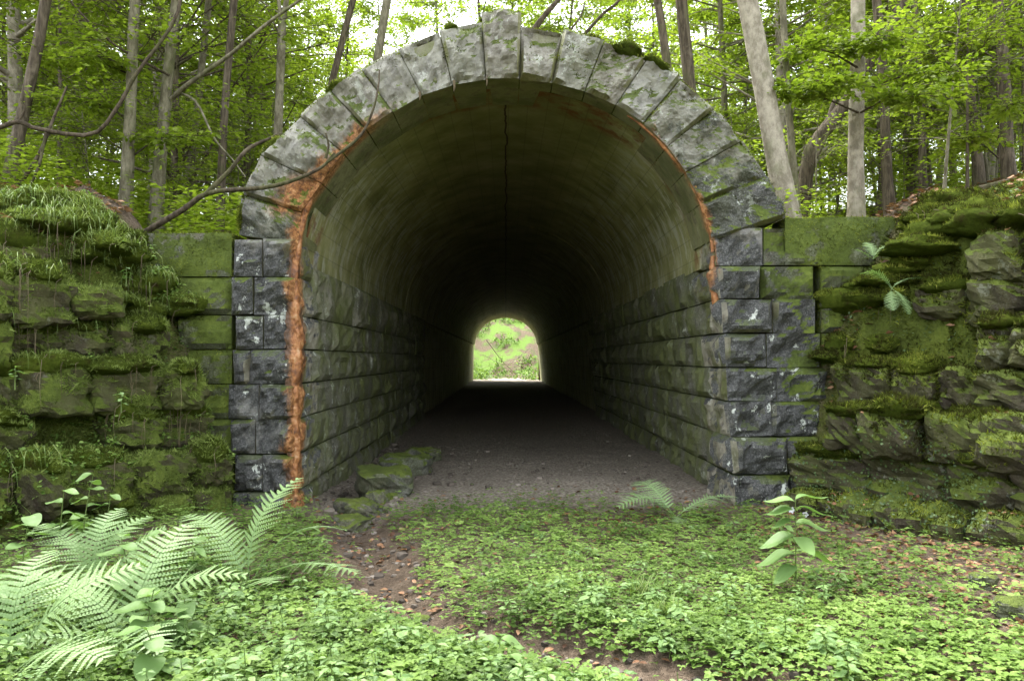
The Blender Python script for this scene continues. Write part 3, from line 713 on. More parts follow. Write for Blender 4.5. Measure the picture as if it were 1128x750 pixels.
def bank(side):
    if side < 0: root = thing('stone_bank', 'overgrown mossy rock bank left of the tunnel mouth with hanging roots', 'rock bank', (-3.6, 7.8, 0))
    else: root = thing('stone_bank', 'mossy dry-stone bank right of the tunnel mouth with ledges of squared blocks', 'rock bank', (3.7, 7.8, 0))
    inv = Matrix.Translation(-root.location); surf = Surf(); cs = Surf()
    dirv = np.array([side * 0.66, -0.75]); nrm = np.array([-side * 0.75, -0.66])     # along the bank towards the camera; out of the bank
    z = -0.12; k = 0
    hs = (0.42, 0.40, 0.44, 0.42, 0.42, 0.40, 0.42)
    for k, h in enumerate(hs):
        s = R.uniform(-0.1, 0.15)
        while s < 5.2:
            L = R.uniform(0.34, 0.85) if side > 0 else R.uniform(0.28, 0.7)
            m = s + L / 2; px = side * 3.12 + dirv[0] * m; py = Y0 - 0.12 + dirv[1] * m
            zc = z + h / 2
            if zc > banktop(np.array(px)) + 0.12: s += L; continue
            if k > 1 and R.random() < (0.12 if side > 0 else 0.2): s += L; continue            # a hole under a ledge
            ledge = (0.14 if k % 2 == (0 if side > 0 else 1) else -0.06)
            off = 0.14 - (0.135 if side > 0 else 0.10) * k + ledge * 1.5 * R.uniform(0.3, 1.1) + R.uniform(-0.07, 0.07)
            if side < 0: off += 0.09 * math.sin(m * 3 + k * 1.7) + R.uniform(-0.1, 0.1)
            hh = h * (R.uniform(0.95, 1.22) if side > 0 else R.uniform(0.65, 1.25)); dep = R.uniform(0.55, 0.8)
            M = Matrix.Translation((px + nrm[0] * off, py + nrm[1] * off, zc)) @ Matrix.Rotation(math.atan2(dirv[1], dirv[0]) + R.uniform(-0.16, 0.16), 4, 'Z') @ Matrix.Rotation(R.uniform(-0.07, 0.07), 4, 'Y') @ Matrix.Diagonal((L * 1.12, dep, hh, 1))
            (Vw, Fw), me = (VARS if side < 0 else VARS_R)[R.randrange(12)]
            o = obj('stone', me, M_BANK if side < 0 else M_BANK_R, root); o.matrix_local = inv @ M
            surf.add(Vw, Fw, M, 0.0)
            if R.random() < (0.8 if side < 0 else 0.5) and k > 0 or R.random() < 0.25:
                cw = L * R.uniform(0.8, 1.25); ch = R.uniform(0.20, 0.36) * (1.1 if side < 0 else 0.8)
                MC = Matrix.Translation((px + nrm[0] * (off + dep * 0.24), py + nrm[1] * (off + dep * 0.24), zc + hh * 0.47)) @ Matrix.Rotation(math.atan2(dirv[1], dirv[0]) + R.uniform(-0.3, 0.3), 4, 'Z') @ Matrix.Diagonal((cw, dep * R.uniform(0.55, 0.8), ch, 1))
                (Vw, Fw), me = CUSH[R.randrange(8)]
                c = obj('moss_cushion', me, M_MOSS, root); c.matrix_local = inv @ MC
                cs.add(Vw, Fw, MC, 0.0)
            s += L
        z += h
    # moss-grown crest
    for q in range(46):
        m = R.uniform(0.2, 4.6); bk = R.uniform(-0.1, 0.9)
        px = side * 3.12 + dirv[0] * m - nrm[0] * bk; py = Y0 - 0.15 + dirv[1] * m - nrm[1] * bk
        zt = float(H(np.array([px]), np.array([py]))[0])
        if zt < 0.5: continue
        MC = Matrix.Translation((px, py, zt - 0.02)) @ Matrix.Rotation(R.uniform(0, 6.28), 4, 'Z') @ Matrix.Diagonal((R.uniform(0.4, 0.95), R.uniform(0.35, 0.7), R.uniform(0.2, 0.42), 1))
        (Vw, Fw), me = CUSH[R.randrange(8)]
        c = obj('moss_cushion', me, M_MOSS, root); c.matrix_local = inv @ MC
        cs.add(Vw, Fw, MC, 0.0)
    # mossy hummocks between the bank and the wing wall
    for q in range(26):
        px = side * R.uniform(3.3, 4.9); py = R.uniform(7.6, 8.5)
        if abs(px) < float(xb(np.array(py))) + 0.15: continue
        zt = float(H(np.array([px]), np.array([py]))[0])
        MC = Matrix.Translation((px, py, zt)) @ Matrix.Rotation(R.uniform(0, 6.28), 4, 'Z') @ Matrix.Diagonal((R.uniform(0.25, 0.6), R.uniform(0.22, 0.45), R.uniform(0.18, 0.34), 1))
        (Vw, Fw), me = CUSH[R.randrange(8)]
        c = obj('moss_cushion', me, M_MOSS, root); c.matrix_local = inv @ MC
        cs.add(Vw, Fw, MC, 0.0)
    hv, hf = HILL; ht = np.concatenate([hf[:, [0, 1, 2]], hf[:, [0, 2, 3]]]); cc = hv[ht].mean(1)
    a = np.abs(cc[:, 0]); sel = (cc[:, 0] * side > 0) & (cc[:, 1] > 3.5) & (cc[:, 1] < 8.6) & (a < xb(cc[:, 1]) + 2.2) & (cc[:, 2] > 0.1)
    hs_ = Surf(); hs_.add(hv, ht[sel])
    # moss tips
    acc = Acc()
    for S, n, nz, ease in ((surf, 180000, -0.3, 0.0), (cs, 160000, -0.3, 0.0), (hs_, 80000, -0.1, 0.3)):
        P, N = S.sample(n, nz, lambda P, N: fbm(P, 2.6, 3, 21) + 0.55 * N[:, 2] - 0.25 * (N[:, 1] > 0.3) > (0.02 if side < 0 else 0.16) - ease)
        d = norm(N + 0.7 * rng.normal(size=P.shape) + np.array([0, 0, 0.15])); sz = rng.uniform(0.025, 0.075, len(P)) * (0.8 + 0.5 * fbm(P, 6, 2, 23))
        tone = np.clip((0.64 if side < 0 else 0.27) + 1.1 * fbm(P, 7, 3, 22) + 0.5 * fbm(P, 1.8, 2, 24) + 0.25 * rng.normal(size=len(P)), 0, 1)
        place_leaves(acc, BLADE, P - 0.004 * N, d, rng.normal(size=P.shape), sz, 0.28, tone)
    me = acc.mesh('moss'); me.transform(inv); obj('moss', me, M_FUZZ_L if side < 0 else M_FUZZ, root, kind='stuff')
    return root, surf, cs, hs_

bank_l, SL, CL, HL = bank(-1)
bank_r, SR, CR, HR = bank(1)

def bpart(name, acc, mat, root):
    me = acc.mesh(name); me.transform(Matrix.Translation(-root.location)); return obj(name, me, mat, root, kind='stuff')

# small leafy herbs and ivy on the banks
acc = Acc()
for S, n in ((SL, 14000), (CL, 11000), (HL, 10000)):
    P, N = S.sample(n, 0.0, lambda P, N: fbm(P, 1.7, 3, 31) + 0.25 * (P[:, 2] < 1.1) + 0.2 * (P[:, 2] > 2.4) > 0.28)
    for q in range(2):
        d = norm(rng.normal(size=P.shape) * np.array([1, 1, 0.4])); place_leaves(acc, LEAF6, P + N * rng.uniform(0.01, 0.07, (len(P), 1)), d, norm(np.array([0, -0.3, 1]) + 0.35 * rng.normal(size=P.shape)), rng.uniform(0.02, 0.05, len(P)), 1.1)
bpart('herb_leaves', acc, M_COVER, bank_l)
acc = Acc()
def ivy_zone(P, N):
    a = np.exp(-((P[:, 0] - 3.25) ** 2 / 0.03 + (P[:, 2] - 0.35) ** 2 / 0.12)) + np.exp(-((P[:, 0] - 3.85) ** 2 / 0.10 + (P[:, 2] - 0.55) ** 2 / 0.10)) * 1.2 + 0.15 * (P[:, 2] < 1.3)
    return a + 0.5 * fbm(P, 2.2, 3, 41) > 0.42
for S, n in ((SR, 30000), (CR, 8000)):
    P, N = S.sample(n, -0.4, ivy_zone)
    d = norm(np.cross(N, rng.normal(size=P.shape))); place_leaves(acc, LEAF4, P + N * rng.uniform(0.008, 0.04, (len(P), 1)), d, norm(N + 0.5 * rng.normal(size=P.shape)), rng.uniform(0.018, 0.034, len(P)), 1.4)
P, N = HR.sample(3500, 0.0); d = norm(rng.normal(size=P.shape) * np.array([1, 1, .4])); place_leaves(acc, LEAF6, P + N * 0.03, d, norm(np.array([0, -0.3, 1]) + 0.35 * rng.normal(size=P.shape)), rng.uniform(0.02, 0.045, len(P)), 1.1)
bpart('ivy_leaves', acc, M_IVY, bank_r)
# hanging roots and dry grass on the left bank, a few on the right
for root, S, n in ((bank_l, CL, 520), (bank_r, CR, 60)):
    acc = Acc(); P, N = S.sample(n * 12, -0.6, lambda P, N: (N[:, 2] < 0.35) & (P[:, 2] > 0.7) & (N[:, 1] < -0.1) & (fbm(P, 1.6, 2, 44) > -0.05))
    for p in P[:n]:
        L = R.uniform(0.1, 0.5); sw = R.uniform(-0.05, 0.05)
        pts = np.array([p, p + [sw * 0.5, -0.06, -0.1 * L], p + [sw, -0.07, -0.55 * L], p + [sw * 0.6, -0.055, -L]])
        V, F = tube(pts, [0.0028, 0.0026, 0.002, 0.0008], 4); acc.add(V, F, R.random())
    bpart('hanging_roots', acc, M_STRAW, root)

acc = Acc(); P, N = CL.sample(9000, 0.1, lambda P, N: (fbm(P, 1.5, 3, 47) + 0.25 * (P[:, 2] > 1.9) > 0.12) & (P[:, 1] < 8.3))
for p in P[:1500]:
    a = R.gauss(-0.7, 0.7); d = np.array([math.cos(a), -abs(math.sin(a)) - 0.3, 0]); d /= np.linalg.norm(d); L = R.uniform(0.12, 0.34); w_ = np.cross(d, [0, 0, 1.0]) * 0.0028
    pts = [p, p + d * L * 0.35 + [0, 0, L * 0.25], p + d * L * 0.65 + [0, 0, L * 0.05], p + d * L * 0.8 + [0, 0, -L * 0.45]]
    V = np.array([pts[0] - w_, pts[0] + w_, pts[1] - w_, pts[1] + w_, pts[2] - w_ * .8, pts[2] + w_ * .8, pts[3]])
    acc.add(V, np.array([[0, 1, 3], [0, 3, 2], [2, 3, 5], [2, 5, 4], [4, 5, 6]]), R.random())
bpart('trailing_grass', acc, M_GRASS, bank_l)

# moss tips on the wing walls and the crest of the arch
S = Surf()
for (cx, cy_, cz, sx, sy, sz, ay) in crest:
    MC = Matrix.Translation((cx, cy_, cz)) @ Matrix.Rotation(-ay, 4, 'Y') @ Matrix.Diagonal((sx, sy, sz, 1))
    (Vw, Fw), me = CUSH[R.randrange(8)]; c = obj('moss_cushion', me, M_MOSS, arch); c.matrix_local = Matrix.Translation((0, -Y0, 0)) @ MC
    for q in range(5): S.add(Vw, Fw, MC, 0.0)
for o in tunnel.children_recursive:
    if o.type == 'MESH' and (o.name.startswith(('voussoir', 'keystone', 'parapet_block')) or (o.parent and o.parent.name.startswith('wing_wall'))):
        me = o.data; n = len(me.vertices); co = np.empty(n * 3, np.float32); me.vertices.foreach_get('co', co); co = co.reshape(-1, 3) + np.array([0, Y0, 0])
        q = np.array([list(p.vertices) for p in me.polygons]); S.add(co, np.concatenate([q[:, [0, 1, 2]], q[:, [0, 2, 3]]]))
def arch_moss(P, N):
    r = np.hypot(P[:, 0] / 3.02, (P[:, 2] - 2.7) / 2.62)
    up = N[:, 2] > 0.5
    wingp = (np.abs(P[:, 0]) > 2.95) & (P[:, 2] < 3.3)
    f = fbm(P, 3.2, 3, 51)
    return np.where(wingp, f > -0.22, np.where(up, f > -0.5, (f + 1.2 * (r - 1.0) > 0.12) & (P[:, 2] > 2.9))) & (P[:, 1] < 9.3)
P, N = S.sample(150000, -0.3, arch_moss)
acc = Acc(); place_leaves(acc, BLADE, P - 0.004 * N, norm(N + 0.7 * rng.normal(size=P.shape)), rng.normal(size=P.shape), rng.uniform(0.015, 0.045, len(P)), 0.33, np.clip(0.4 + 1.0 * fbm(P, 7, 3, 22) + 0.2 * rng.normal(size=len(P)), 0, 1))
me = acc.mesh('moss'); me.transform(TP); obj('moss', me, M_FUZZ, tunnel, kind='stuff')

# ------------------------------------------------------------------ trees
def spray(lacc, tip, d, L, n, size, tpl=LEAF4, flat=0.25):
    """leaves set along a twig in a nearly level fan"""
    t = rng.random(n); side = rng.choice([-1.0, 1.0], n)
    d = norm(d); up = np.array([0, 0, 1.0]); s = norm(np.cross(up, d) + 1e-6)
    o = tip + (t * L)[:, None] * d + side[:, None] * s * (rng.random(n) * 0.32 * L * (1.1 - t))[:, None] + rng.normal(size=(n, 3)) * np.array([0.03, 0.03, 0.05])
    dd = norm(d * 0.6 + side[:, None] * s * rng.uniform(0.3, 1.1, (n, 1)) + rng.normal(size=(n, 3)) * 0.25 + np.array([0, 0, -0.12]))
    nn = norm(np.array([0, 0, 1.0]) + flat * 1.5 * rng.normal(size=(n, 3)))
    place_leaves(lacc, tpl, o, dd, nn, size * rng.uniform(0.7, 1.25, n), rng.uniform(0.85, 1.15, n))

def build_tree(trunk, r0, r1, seg=10, limbs=26, lo=0.25, hi=1.0, llen=(1.2, 3.0), sprays=5, leaves=26, size=0.085, seed=0, up=0.35, jit=0.12):
    """trunk: world path; returns (wood Acc, leaf Acc)"""
    rr = random.Random(seed); n = len(trunk); wood = Acc(); lf = Acc()
    k = np.linspace(0, 1, n); rad = r0 + (r1 - r0) * k ** 0.8; rad[0] *= 1.45
    if n > 2: rad[1] *= 1.12
    V, F = tube(trunk, rad, seg, jit, seed); wood.add(V, F)
    for q in range(limbs):
        t = lo + (hi - lo) * rr.random() ** 0.85; f = t * (n - 1); i = min(int(f), n - 2); p = trunk[i] + (trunk[i + 1] - trunk[i]) * (f - i)
        az = rr.uniform(0, 2 * math.pi); L = rr.uniform(*llen) * (1.25 - 0.6 * t)
        d = np.array([math.cos(az), math.sin(az), rr.uniform(up - 0.3, up + 0.35)]); d /= np.linalg.norm(d)
        m = 5; bend = np.array([rr.uniform(-.25, .25), rr.uniform(-.25, .25), rr.uniform(-.25, .15)])
        pts = np.array([p + d * L * s + bend * L * s * s for s in np.linspace(0, 1, m)])
        br = min(0.4 * rad[i], 0.012 + 0.012 * L)
        V, F = tube(pts, np.linspace(br, 0.005, m), 5); wood.add(V, F)
        for w in range(sprays):
            s = rr.uniform(0.3, 1.0); g = s * (m - 1); gi = min(int(g), m - 2); pp = pts[gi] + (pts[gi + 1] - pts[gi]) * (g - gi)
            a2 = az + rr.uniform(-1.3, 1.3); dd = np.array([math.cos(a2), math.sin(a2), rr.uniform(-0.2, 0.25)]); l2 = rr.uniform(0.45, 1.1)
            V, F = tube(np.array([pp, pp + dd * l2 * 0.5, pp + dd * l2 + [0, 0, -0.05]]), [0.007, 0.005, 0.002], 3); wood.add(V, F)
            spray(lf, pp, dd, l2, leaves, size)
    return wood, lf

def tree_thing(name, label, base, wood, lf, bark, leaf=M_LEAF, group=None, cat='tree', extra=None):
    t = thing(name, label, cat, tuple(base), group); T = Matrix.Translation(-Vector(base))
    if wood is not None:
        me = wood.mesh('trunk', True); me.transform(T); obj('trunk', me, bark, t)
    if lf is not None and lf.n:
        me = lf.mesh('crown'); me.transform(T); obj('crown', me, leaf, t)
    return t

def px_trunk(pb, pt, Y, ht=12.0, n=14, wob=0.05, seed=0, lean_y=0.0):
    """trunk through two picture points at distance Y, from the hillside up to height ht"""
    a = PX(*pb, Y); b = PX(*pt, Y); d = (b - a) / (b[2] - a[2])
    zb = float(H(np.array([a[0]]), np.array([Y]))[0]) - 0.15
    a = a + d * (zb - a[2]); s = np.linspace(0, ht, n)
    P = a + s[:, None] * d; P[:, 1] += lean_y * s
    q = np.stack([s * 0.35, np.full(n, seed * 3.3), np.zeros(n)], -1); fade = np.clip(s / 1.0, 0, 1)
    P[:, 0] += wob * fbm(q, 1, 2, seed) * fade; P[:, 1] += wob * fbm(q + 9, 1, 2, seed) * fade
    return P

FEAT = [  # label, base px, top px, Y, radius, bark, name, limb start, limbs
    ('dark leaning tree at the far left edge above the mossy bank', (5, 232), (40, 0), 10.5, 0.080, M_BARK_B, 'leaning_tree', 0.45, 18),
    ('straight grey-green slender trunk, second from the left above the bank', (137, 255), (145, 0), 11.0, 0.083, M_BARK_G, 'slender_tree', 0.5, 18),
    ('grey-green trunk with a long bough rising to the right, left of the arch', (173, 245), (196, 0), 11.5, 0.092, M_BARK_G, 'slender_tree', 0.5, 16),
    ('thin straight brown trunk close left of the arch', (243, 225), (258, 0), 12.5, 0.070, M_BARK_B, 'slender_tree', 0.5, 16),
    ('thin paler trunk between the two grey-green trunks and the arch', (205, 235), (229, 0), 15.0, 0.080, M_BARK_G, 'slender_tree', 0.45, 18),
    ('pale hazy trunk far back between the leaning tree and the bank', (72, 190), (90, 20), 20.0, 0.155, M_BARK_P, 'pale_tree', 0.5, 20),
    ('small brown trunk just above the left shoulder of the arch', (360, 100), (385, 0), 14.0, 0.075, M_BARK_B, 'slender_tree', 0.5, 16),
    ('grey straight trunk above the left shoulder of the arch, nearer the keystone', (413, 75), (425, 0), 12.5, 0.082, M_BARK_G, 'slender_tree', 0.5, 16),
    ('slim brown trunk above the right shoulder of the arch, nearer the keystone', (737, 90), (727, 0), 13.0, 0.085, M_BARK_B, 'slender_tree', 0.5, 16),
    ('brown trunk above the right shoulder of the arch, nearer the pale leaning tree', (762, 100), (755, 0), 13.5, 0.130, M_BARK_B, 'brown_tree', 0.5, 16),
    ('large pale grey leaning trunk rising beside the right end of the arch', (870, 236), (829, 0), 9.7, 0.145, M_BARK_P, 'pale_leaning_tree', 0.6, 22),
    ('thin grey stem close behind the large pale leaning trunk', (882, 230), (870, 0), 10.6, 0.055, M_BARK_G, 'slender_tree', 0.5, 14),
    ('straight pale trunk standing behind the right parapet wall', (946, 238), (951, 0), 10.8, 0.115, M_BARK_P, 'pale_tree', 0.55, 16),
    ('dark brown trunk just right of the straight pale trunk', (985, 238), (972, 0), 13.5, 0.090, M_BARK_B, 'brown_tree', 0.5, 16),
    ('slim dark trunk near the right end of the parapet wall', (1022, 225), (1012, 0), 14.5, 0.070, M_BARK_B, 'slender_tree', 0.45, 16),
    ('dark trunk on the litter slope near the right edge', (1085, 215), (1072, 0), 14.0, 0.085, M_BARK_B, 'brown_tree', 0.5, 16),
    ('dark trunk at the right edge above the litter slope', (1118, 205), (1106, 0), 13.0, 0.095, M_BARK_B, 'brown_tree', 0.5, 16),
]
for i, (lab, pb, pt, Yd, r, bark, nm, lo, nl) in enumerate(FEAT):
    P = px_trunk(pb, pt, Yd, 11.0, 16, 0.10, i + 1)
    w, l = build_tree(P, r, r * 0.55, 12, nl, lo, 1.0, (1.2, 2.8), 5, 24, 0.085, 100 + i)
    if i == 2:        # the long bough
        pts = smooth_path([PX(188, 108, 11.4), PX(205, 92, 11.2), PX(250, 60, 10.9), PX(285, 30, 10.6), PX(325, 0, 10.4), PX(370, -30, 10.2)], 18)
        V, F = tube(pts, np.linspace(0.038, 0.014, 18), 8, 0.1, 3); w.add(V, F)
        pts = smooth_path([PX(193, 100, 11.4), PX(215, 112, 11.3), PX(235, 152, 11.2), PX(255, 175, 11.2), PX(270, 195, 11.1)], 14)
        V, F = tube(pts, np.linspace(0.022, 0.008, 14), 6); w.add(V, F)
    tree_thing(nm, lab, P[0], w, l, bark)
# forked tree left of the arch
P = px_trunk((303, 150), (306, 60), 13.0, 4.3, 10, 0.05, 77)
w, l = build_tree(P, 0.085, 0.068, 12, 2, 0.8, 1.0, (1, 1.5), 4, 24, 0.085, 177)
e = P[-1]
for dx, dz, r in ((0.55, 3.6, 0.06), (-0.5, 3.4, 0.045)):
    pts = smooth_path([e - [0, 0, 0.15], e + [dx * 0.35, 0, dz * 0.25], e + [dx * 0.75, 0, dz * 0.6], e + [dx * 1.4, 0.2, dz * 1.3]], 12)
    w2, l2 = build_tree(pts, r / 1.45, r * 0.5, 9, 14, 0.2, 1.0, (0.8, 2.0), 5, 24, 0.085, 180 + int(dx * 10)); w.V += w2.V; w.Q += [f + w.n for f in w2.Q]; w.A += w2.A; w.n += w2.n
    l.V += l2.V; l.T += [f + l.n for f in l2.T]; l.A += l2.A; l.n += l2.n
tree_thing('forked_tree', 'grey tree forking into two stems left of the arch', P[0], w, l, M_BARK_G)

# generic forest trees: six kinds, copied
def generic(seed, ht, r, limbs, lo, llen, leaves, size, bark, sprays=6):
    rr = random.Random(seed); lean = (rr.uniform(-.05, .05), rr.uniform(-.05, .05)); n = 14; s = np.linspace(0, ht, n)
    P = np.stack([s * lean[0] + 0.12 * np.sin(s * 0.5 + seed), s * lean[1] + 0.1 * np.cos(s * 0.45 + seed), s - 0.15], -1); P[:, :2] -= P[0, :2]
    w, l = build_tree(P, r, r * 0.35, 8, limbs, lo, 1.0, llen, sprays, leaves, size, seed)
    return w.mesh('trunk', True), l.mesh('crown'), bark
KINDS = [generic(11, 11, 0.10, 80, 0.06, (1.6, 3.8), 34, 0.11, M_BARK_B), generic(12, 13, 0.12, 86, 0.08, (1.8, 4.0), 34, 0.115, M_BARK_G),
         generic(13, 10, 0.08, 76, 0.04, (1.4, 3.6), 34, 0.105, M_BARK_B), generic(14, 13, 0.13, 84, 0.12, (1.8, 4.0), 34, 0.12, M_BARK_P),
         generic(15, 10, 0.07, 74, 0.05, (1.4, 3.4), 34, 0.10, M_BARK_B), generic(16, 12, 0.11, 82, 0.06, (1.6, 3.8), 34, 0.115, M_BARK_G)]
SAPL = [generic(21, 3.6, 0.028, 22, 0.15, (0.7, 1.5), 22, 0.085, M_BARK_G, 4), generic(22, 4.6, 0.034, 26, 0.2, (0.8, 1.7), 22, 0.09, M_BARK_B, 4), generic(23, 2.6, 0.022, 18, 0.1, (0.6, 1.2), 22, 0.08, M_BARK_G, 4)]
def plant_tree(kind, x, y, sc, rz, name, label, group):
    tm, lm, bark = kind
    z = float(H(np.array([x]), np.array([y]))[0])
    t = thing(name, label, 'tree', (x, y, z), group); t.rotation_euler = (0, 0, rz); t.scale = (sc, sc, sc)
    obj('trunk', tm, bark, t); obj('crown', lm, M_LEAF, t)
pr = random.Random(5)
for Yd, step, jit in ((15.5, 4.0, 1.2), (19, 3.6, 1.5), (24, 3.8, 1.8), (30, 4.2, 2.2), (37, 4.6, 2.6), (46, 5.0, 3.0), (55, 5.2, 3.0)):
    x = -0.75 * Yd - 2
    while x < 0.75 * Yd + 2:
        px = x + pr.uniform(-jit, jit) * 0.6; py = Yd + pr.uniform(-jit, jit)
        if not (abs(px) < 3.2 and py < 20) and not (Yd > 50 and abs(px) < 1):
            side = 'left' if px < 0 else 'right'; dist = 'deep' if Yd > 30 else 'mid'
            lab = {('left', 'mid'): 'green-leaved slender tree in the wood behind the left half of the arch', ('right', 'mid'): 'green-leaved slender tree in the wood behind the right half of the arch',
                   ('left', 'deep'): 'distant leafy tree deep in the wood on the left', ('right', 'deep'): 'distant leafy tree deep in the wood on the right'}[(side, dist)]
            plant_tree(pr.choice(KINDS), px, py, pr.uniform(0.8, 1.15), pr.uniform(0, 6.28), 'forest_tree', lab, f'{dist} wood trees, {side}')
        x += step
for q in range(60):
    Yd = pr.uniform(11.5, 24); x = pr.choice([-1, 1]) * pr.uniform(0.27, 0.72) * Yd
    side = 'left' if x < 0 else 'right'
    plant_tree(pr.choice(SAPL), x, Yd, pr.uniform(0.8, 1.2), pr.uniform(0, 6.28), 'sapling', f'low leafy sapling under the trees {side} of the arch', f'saplings {side} of the arch')
for q in range(64):
    Yd = pr.uniform(24, 50); x = pr.choice([-1, 1]) * pr.uniform(0.12, 0.72) * Yd
    side = 'left' if x < 0 else 'right'
    plant_tree(pr.choice(SAPL), x, Yd, pr.uniform(1.4, 2.2), pr.uniform(0, 6.28), 'bushy_sapling', f'bushy low tree filling the gaps deep in the wood, {side} side', f'bushy low trees deep in the wood, {side}')
# slim poles crowding the slope on the right
for q in range(16):
    Yd = pr.uniform(15, 26); pxx = pr.uniform(960, 1128); x = (pxx - 557) / 860 * Yd; z = float(H(np.array([x]), np.array([Yd]))[0])
    P = px_trunk((pxx, 230), (pxx + pr.uniform(-25, 15), 0), Yd, 11, 12, 0.2, 300 + q)
    w, l = build_tree(P, pr.uniform(0.04, 0.075), 0.03, 7, 9, 0.35, 1.0, (0.8, 2.0), 4, 20, 0.09, 320 + q)
    tree_thing('pole_tree', 'slim dark pole-like tree in the crowded wood at the upper right', P[0], w, l, M_BARK_B, group='slim pole trees at the right')

# bright leafy branch of the pale trunk on the right: low boughs carrying flat sprays
def bough(lab, root_pt, ends, Yr, nleaf, size, name='leafy_bough', bark=M_TWIG):
    w = Acc(); l = Acc(); ey_ = [e[1] + 22 for e in ends]; p0 = PX(root_pt[0], max(ey_), Yr[0])
    V, F = tube(smooth_path([p0, (p0 + PX(root_pt[0], min(ey_), Yr[0])) / 2, PX(root_pt[0], min(ey_), Yr[0])], 6), 0.02, 6); w.add(V, F)
    for (ex, ey), yy in zip(ends, Yr[1:]):
        p1 = PX(ex, ey, yy); pr_ = PX(root_pt[0], ey + 22, Yr[0]); mid = (pr_ + p1) / 2 + np.array([0, 0, 0.10])
        pts = smooth_path([pr_, mid, p1], 12); V, F = tube(pts, np.linspace(0.016, 0.004, 12), 5); w.add(V, F)
        for t in np.linspace(0.45, 1, 14):
            k = int(t * 11); d = norm(np.append(rng.normal(size=2), rng.uniform(-0.2, 0.1))); L = rng.uniform(0.3, 0.65)
            V, F = tube(np.array([pts[k], pts[k] + d * L * 0.5, pts[k] + d * L]), [0.005, 0.004, 0.002], 3); w.add(V, F)
            spray(l, pts[k], d, L, nleaf, size, LEAF6)
    return tree_thing(name, lab, p0, w, l, bark, cat='branch')
bough('bright green leafy bough spreading across the pale trunks at upper right', (951, 150), [(850, 100), (1030, 100), (880, 50), (1075, 75), (980, 40), (900, 85)], [10.7, 9.7, 9.6, 10.2, 10.2, 10.0, 9.4], 30, 0.10)
bough('green leafy bough in the top right corner of the wood', (1106, 60), [(1040, 40), (1128, 110), (1060, 150), (1000, 20)], [12.8, 11.8, 11.5, 12.0, 12.0], 30, 0.10)
bough('leafy bough beside the trunks at the upper left', (145, 60), [(60, 110), (90, 60), (200, 150), (40, 60)], [11.0, 10.6, 10.4, 10.8, 10.9], 26, 0.09)

# dead wood
def stick(name, label, paths, mat, cat='branch', jit=0.1):
    w = Acc(); base = None
    for ctrl, r0, r1 in paths:
        P = smooth_path(ctrl, 24)
        if base is None: base = P[0]
        V, F = tube(P, np.linspace(r0, r1, 24), 8, jit, 9); w.add(V, F)
    me = w.mesh('branch', True); me.transform(Matrix.Translation(-Vector(base))); o = obj(name, me, mat, None, tuple(base)); return tag(o, label, cat)
def on_hill(px, py, Y):
    p = PX(px, py, Y); p[2] = float(H(np.array([p[0]]), np.array([p[1]]))[0]); return p
stick('bare_branch', 'bare brown branch reaching from the left parapet across the arch stones',
      [([PX(150, 262, 8.75), PX(200, 232, 8.5), PX(232, 212, 8.4), PX(300, 205, 8.3), PX(350, 186, 8.3), PX(368, 168, 8.3)], 0.036, 0.014),
       ([PX(226, 214, 8.4), PX(252, 188, 8.45), PX(272, 164, 8.5), PX(305, 148, 8.7)], 0.028, 0.016),
       ([PX(360, 178, 8.3), PX(395, 150, 8.3), PX(410, 120, 8.3), PX(416, 92, 8.35), PX(417, 75, 8.35)], 0.018, 0.007),
       ([PX(358, 174, 8.3), PX(361, 160, 8.28), PX(358, 146, 8.28)], 0.016, 0.009)], M_TWIG)
stick('drooping_branch', 'dark drooping branch curving across the upper left trunks',
      [([PX(-40, 150, 9.8), PX(0, 140, 9.8), PX(20, 134, 9.8), PX(42, 142, 9.8), PX(100, 148, 9.8), PX(128, 118, 9.8), PX(150, 78, 9.8), PX(188, 25, 9.9), PX(200, -20, 10)], 0.032, 0.02),
       ([PX(20, 134, 9.8), PX(26, 120, 9.8), PX(22, 108, 9.8)], 0.018, 0.006), ([PX(50, 146, 9.8), PX(40, 190, 9.7), on_hill(15, 232, 9.6)], 0.02, 0.014)], M_TWIG)
stick('leaning_snag', 'dark broken leaning trunk behind the pale trunks on the right',
      [([on_hill(884, 236, 14.2), PX(895, 170, 14), PX(925, 125, 14), PX(960, 70, 14), PX(1005, -10, 14)], 0.13, 0.10), ([PX(912, 145, 14), PX(922, 112, 14.1), PX(930, 95, 14.1)], 0.06, 0.03), ([PX(888, 195, 14), PX(905, 165, 13.9), PX(918, 140, 13.9)], 0.05, 0.03)], M_BARK_B, 'tree', 0.3)
stick('fallen_log', 'thin fallen log along the top of the litter slope at right', [([on_hill(1000, 240, 11.6) + [0, 0, 0.06], on_hill(1060, 225, 11.2) + [0, 0, 0.1], on_hill(1150, 205, 10.8) + [0, 0, 0.08]], 0.055, 0.04)], M_BARK_B, 'log')
stick('crossing_branch', 'thin dark branch slanting down through the upper left leaves', [([PX(75, 0, 10.8), PX(105, 32, 10.8), PX(135, 55, 10.9), PX(185, 82, 11.3)], 0.012, 0.02)], M_TWIG)
stick('stub_branch', 'thick dark branch slanting up behind the keystone to the right', [([PX(588, 30, 10.2), PX(600, 14, 10.2), PX(612, 0, 10.2), PX(640, -30, 10.4)], 0.04, 0.03)], M_TWIG)
stick('twiggy_branch', 'thin branch slanting up behind the arch stones right of the keystone', [([PX(640, 40, 10.3), PX(665, 12, 10.3), PX(680, 0, 10.3), PX(700, -25, 10.3)], 0.022, 0.018), ([PX(625, 35, 10.2), PX(640, 15, 10.2), PX(645, 0, 10.2)], 0.015, 0.01)], M_TWIG)
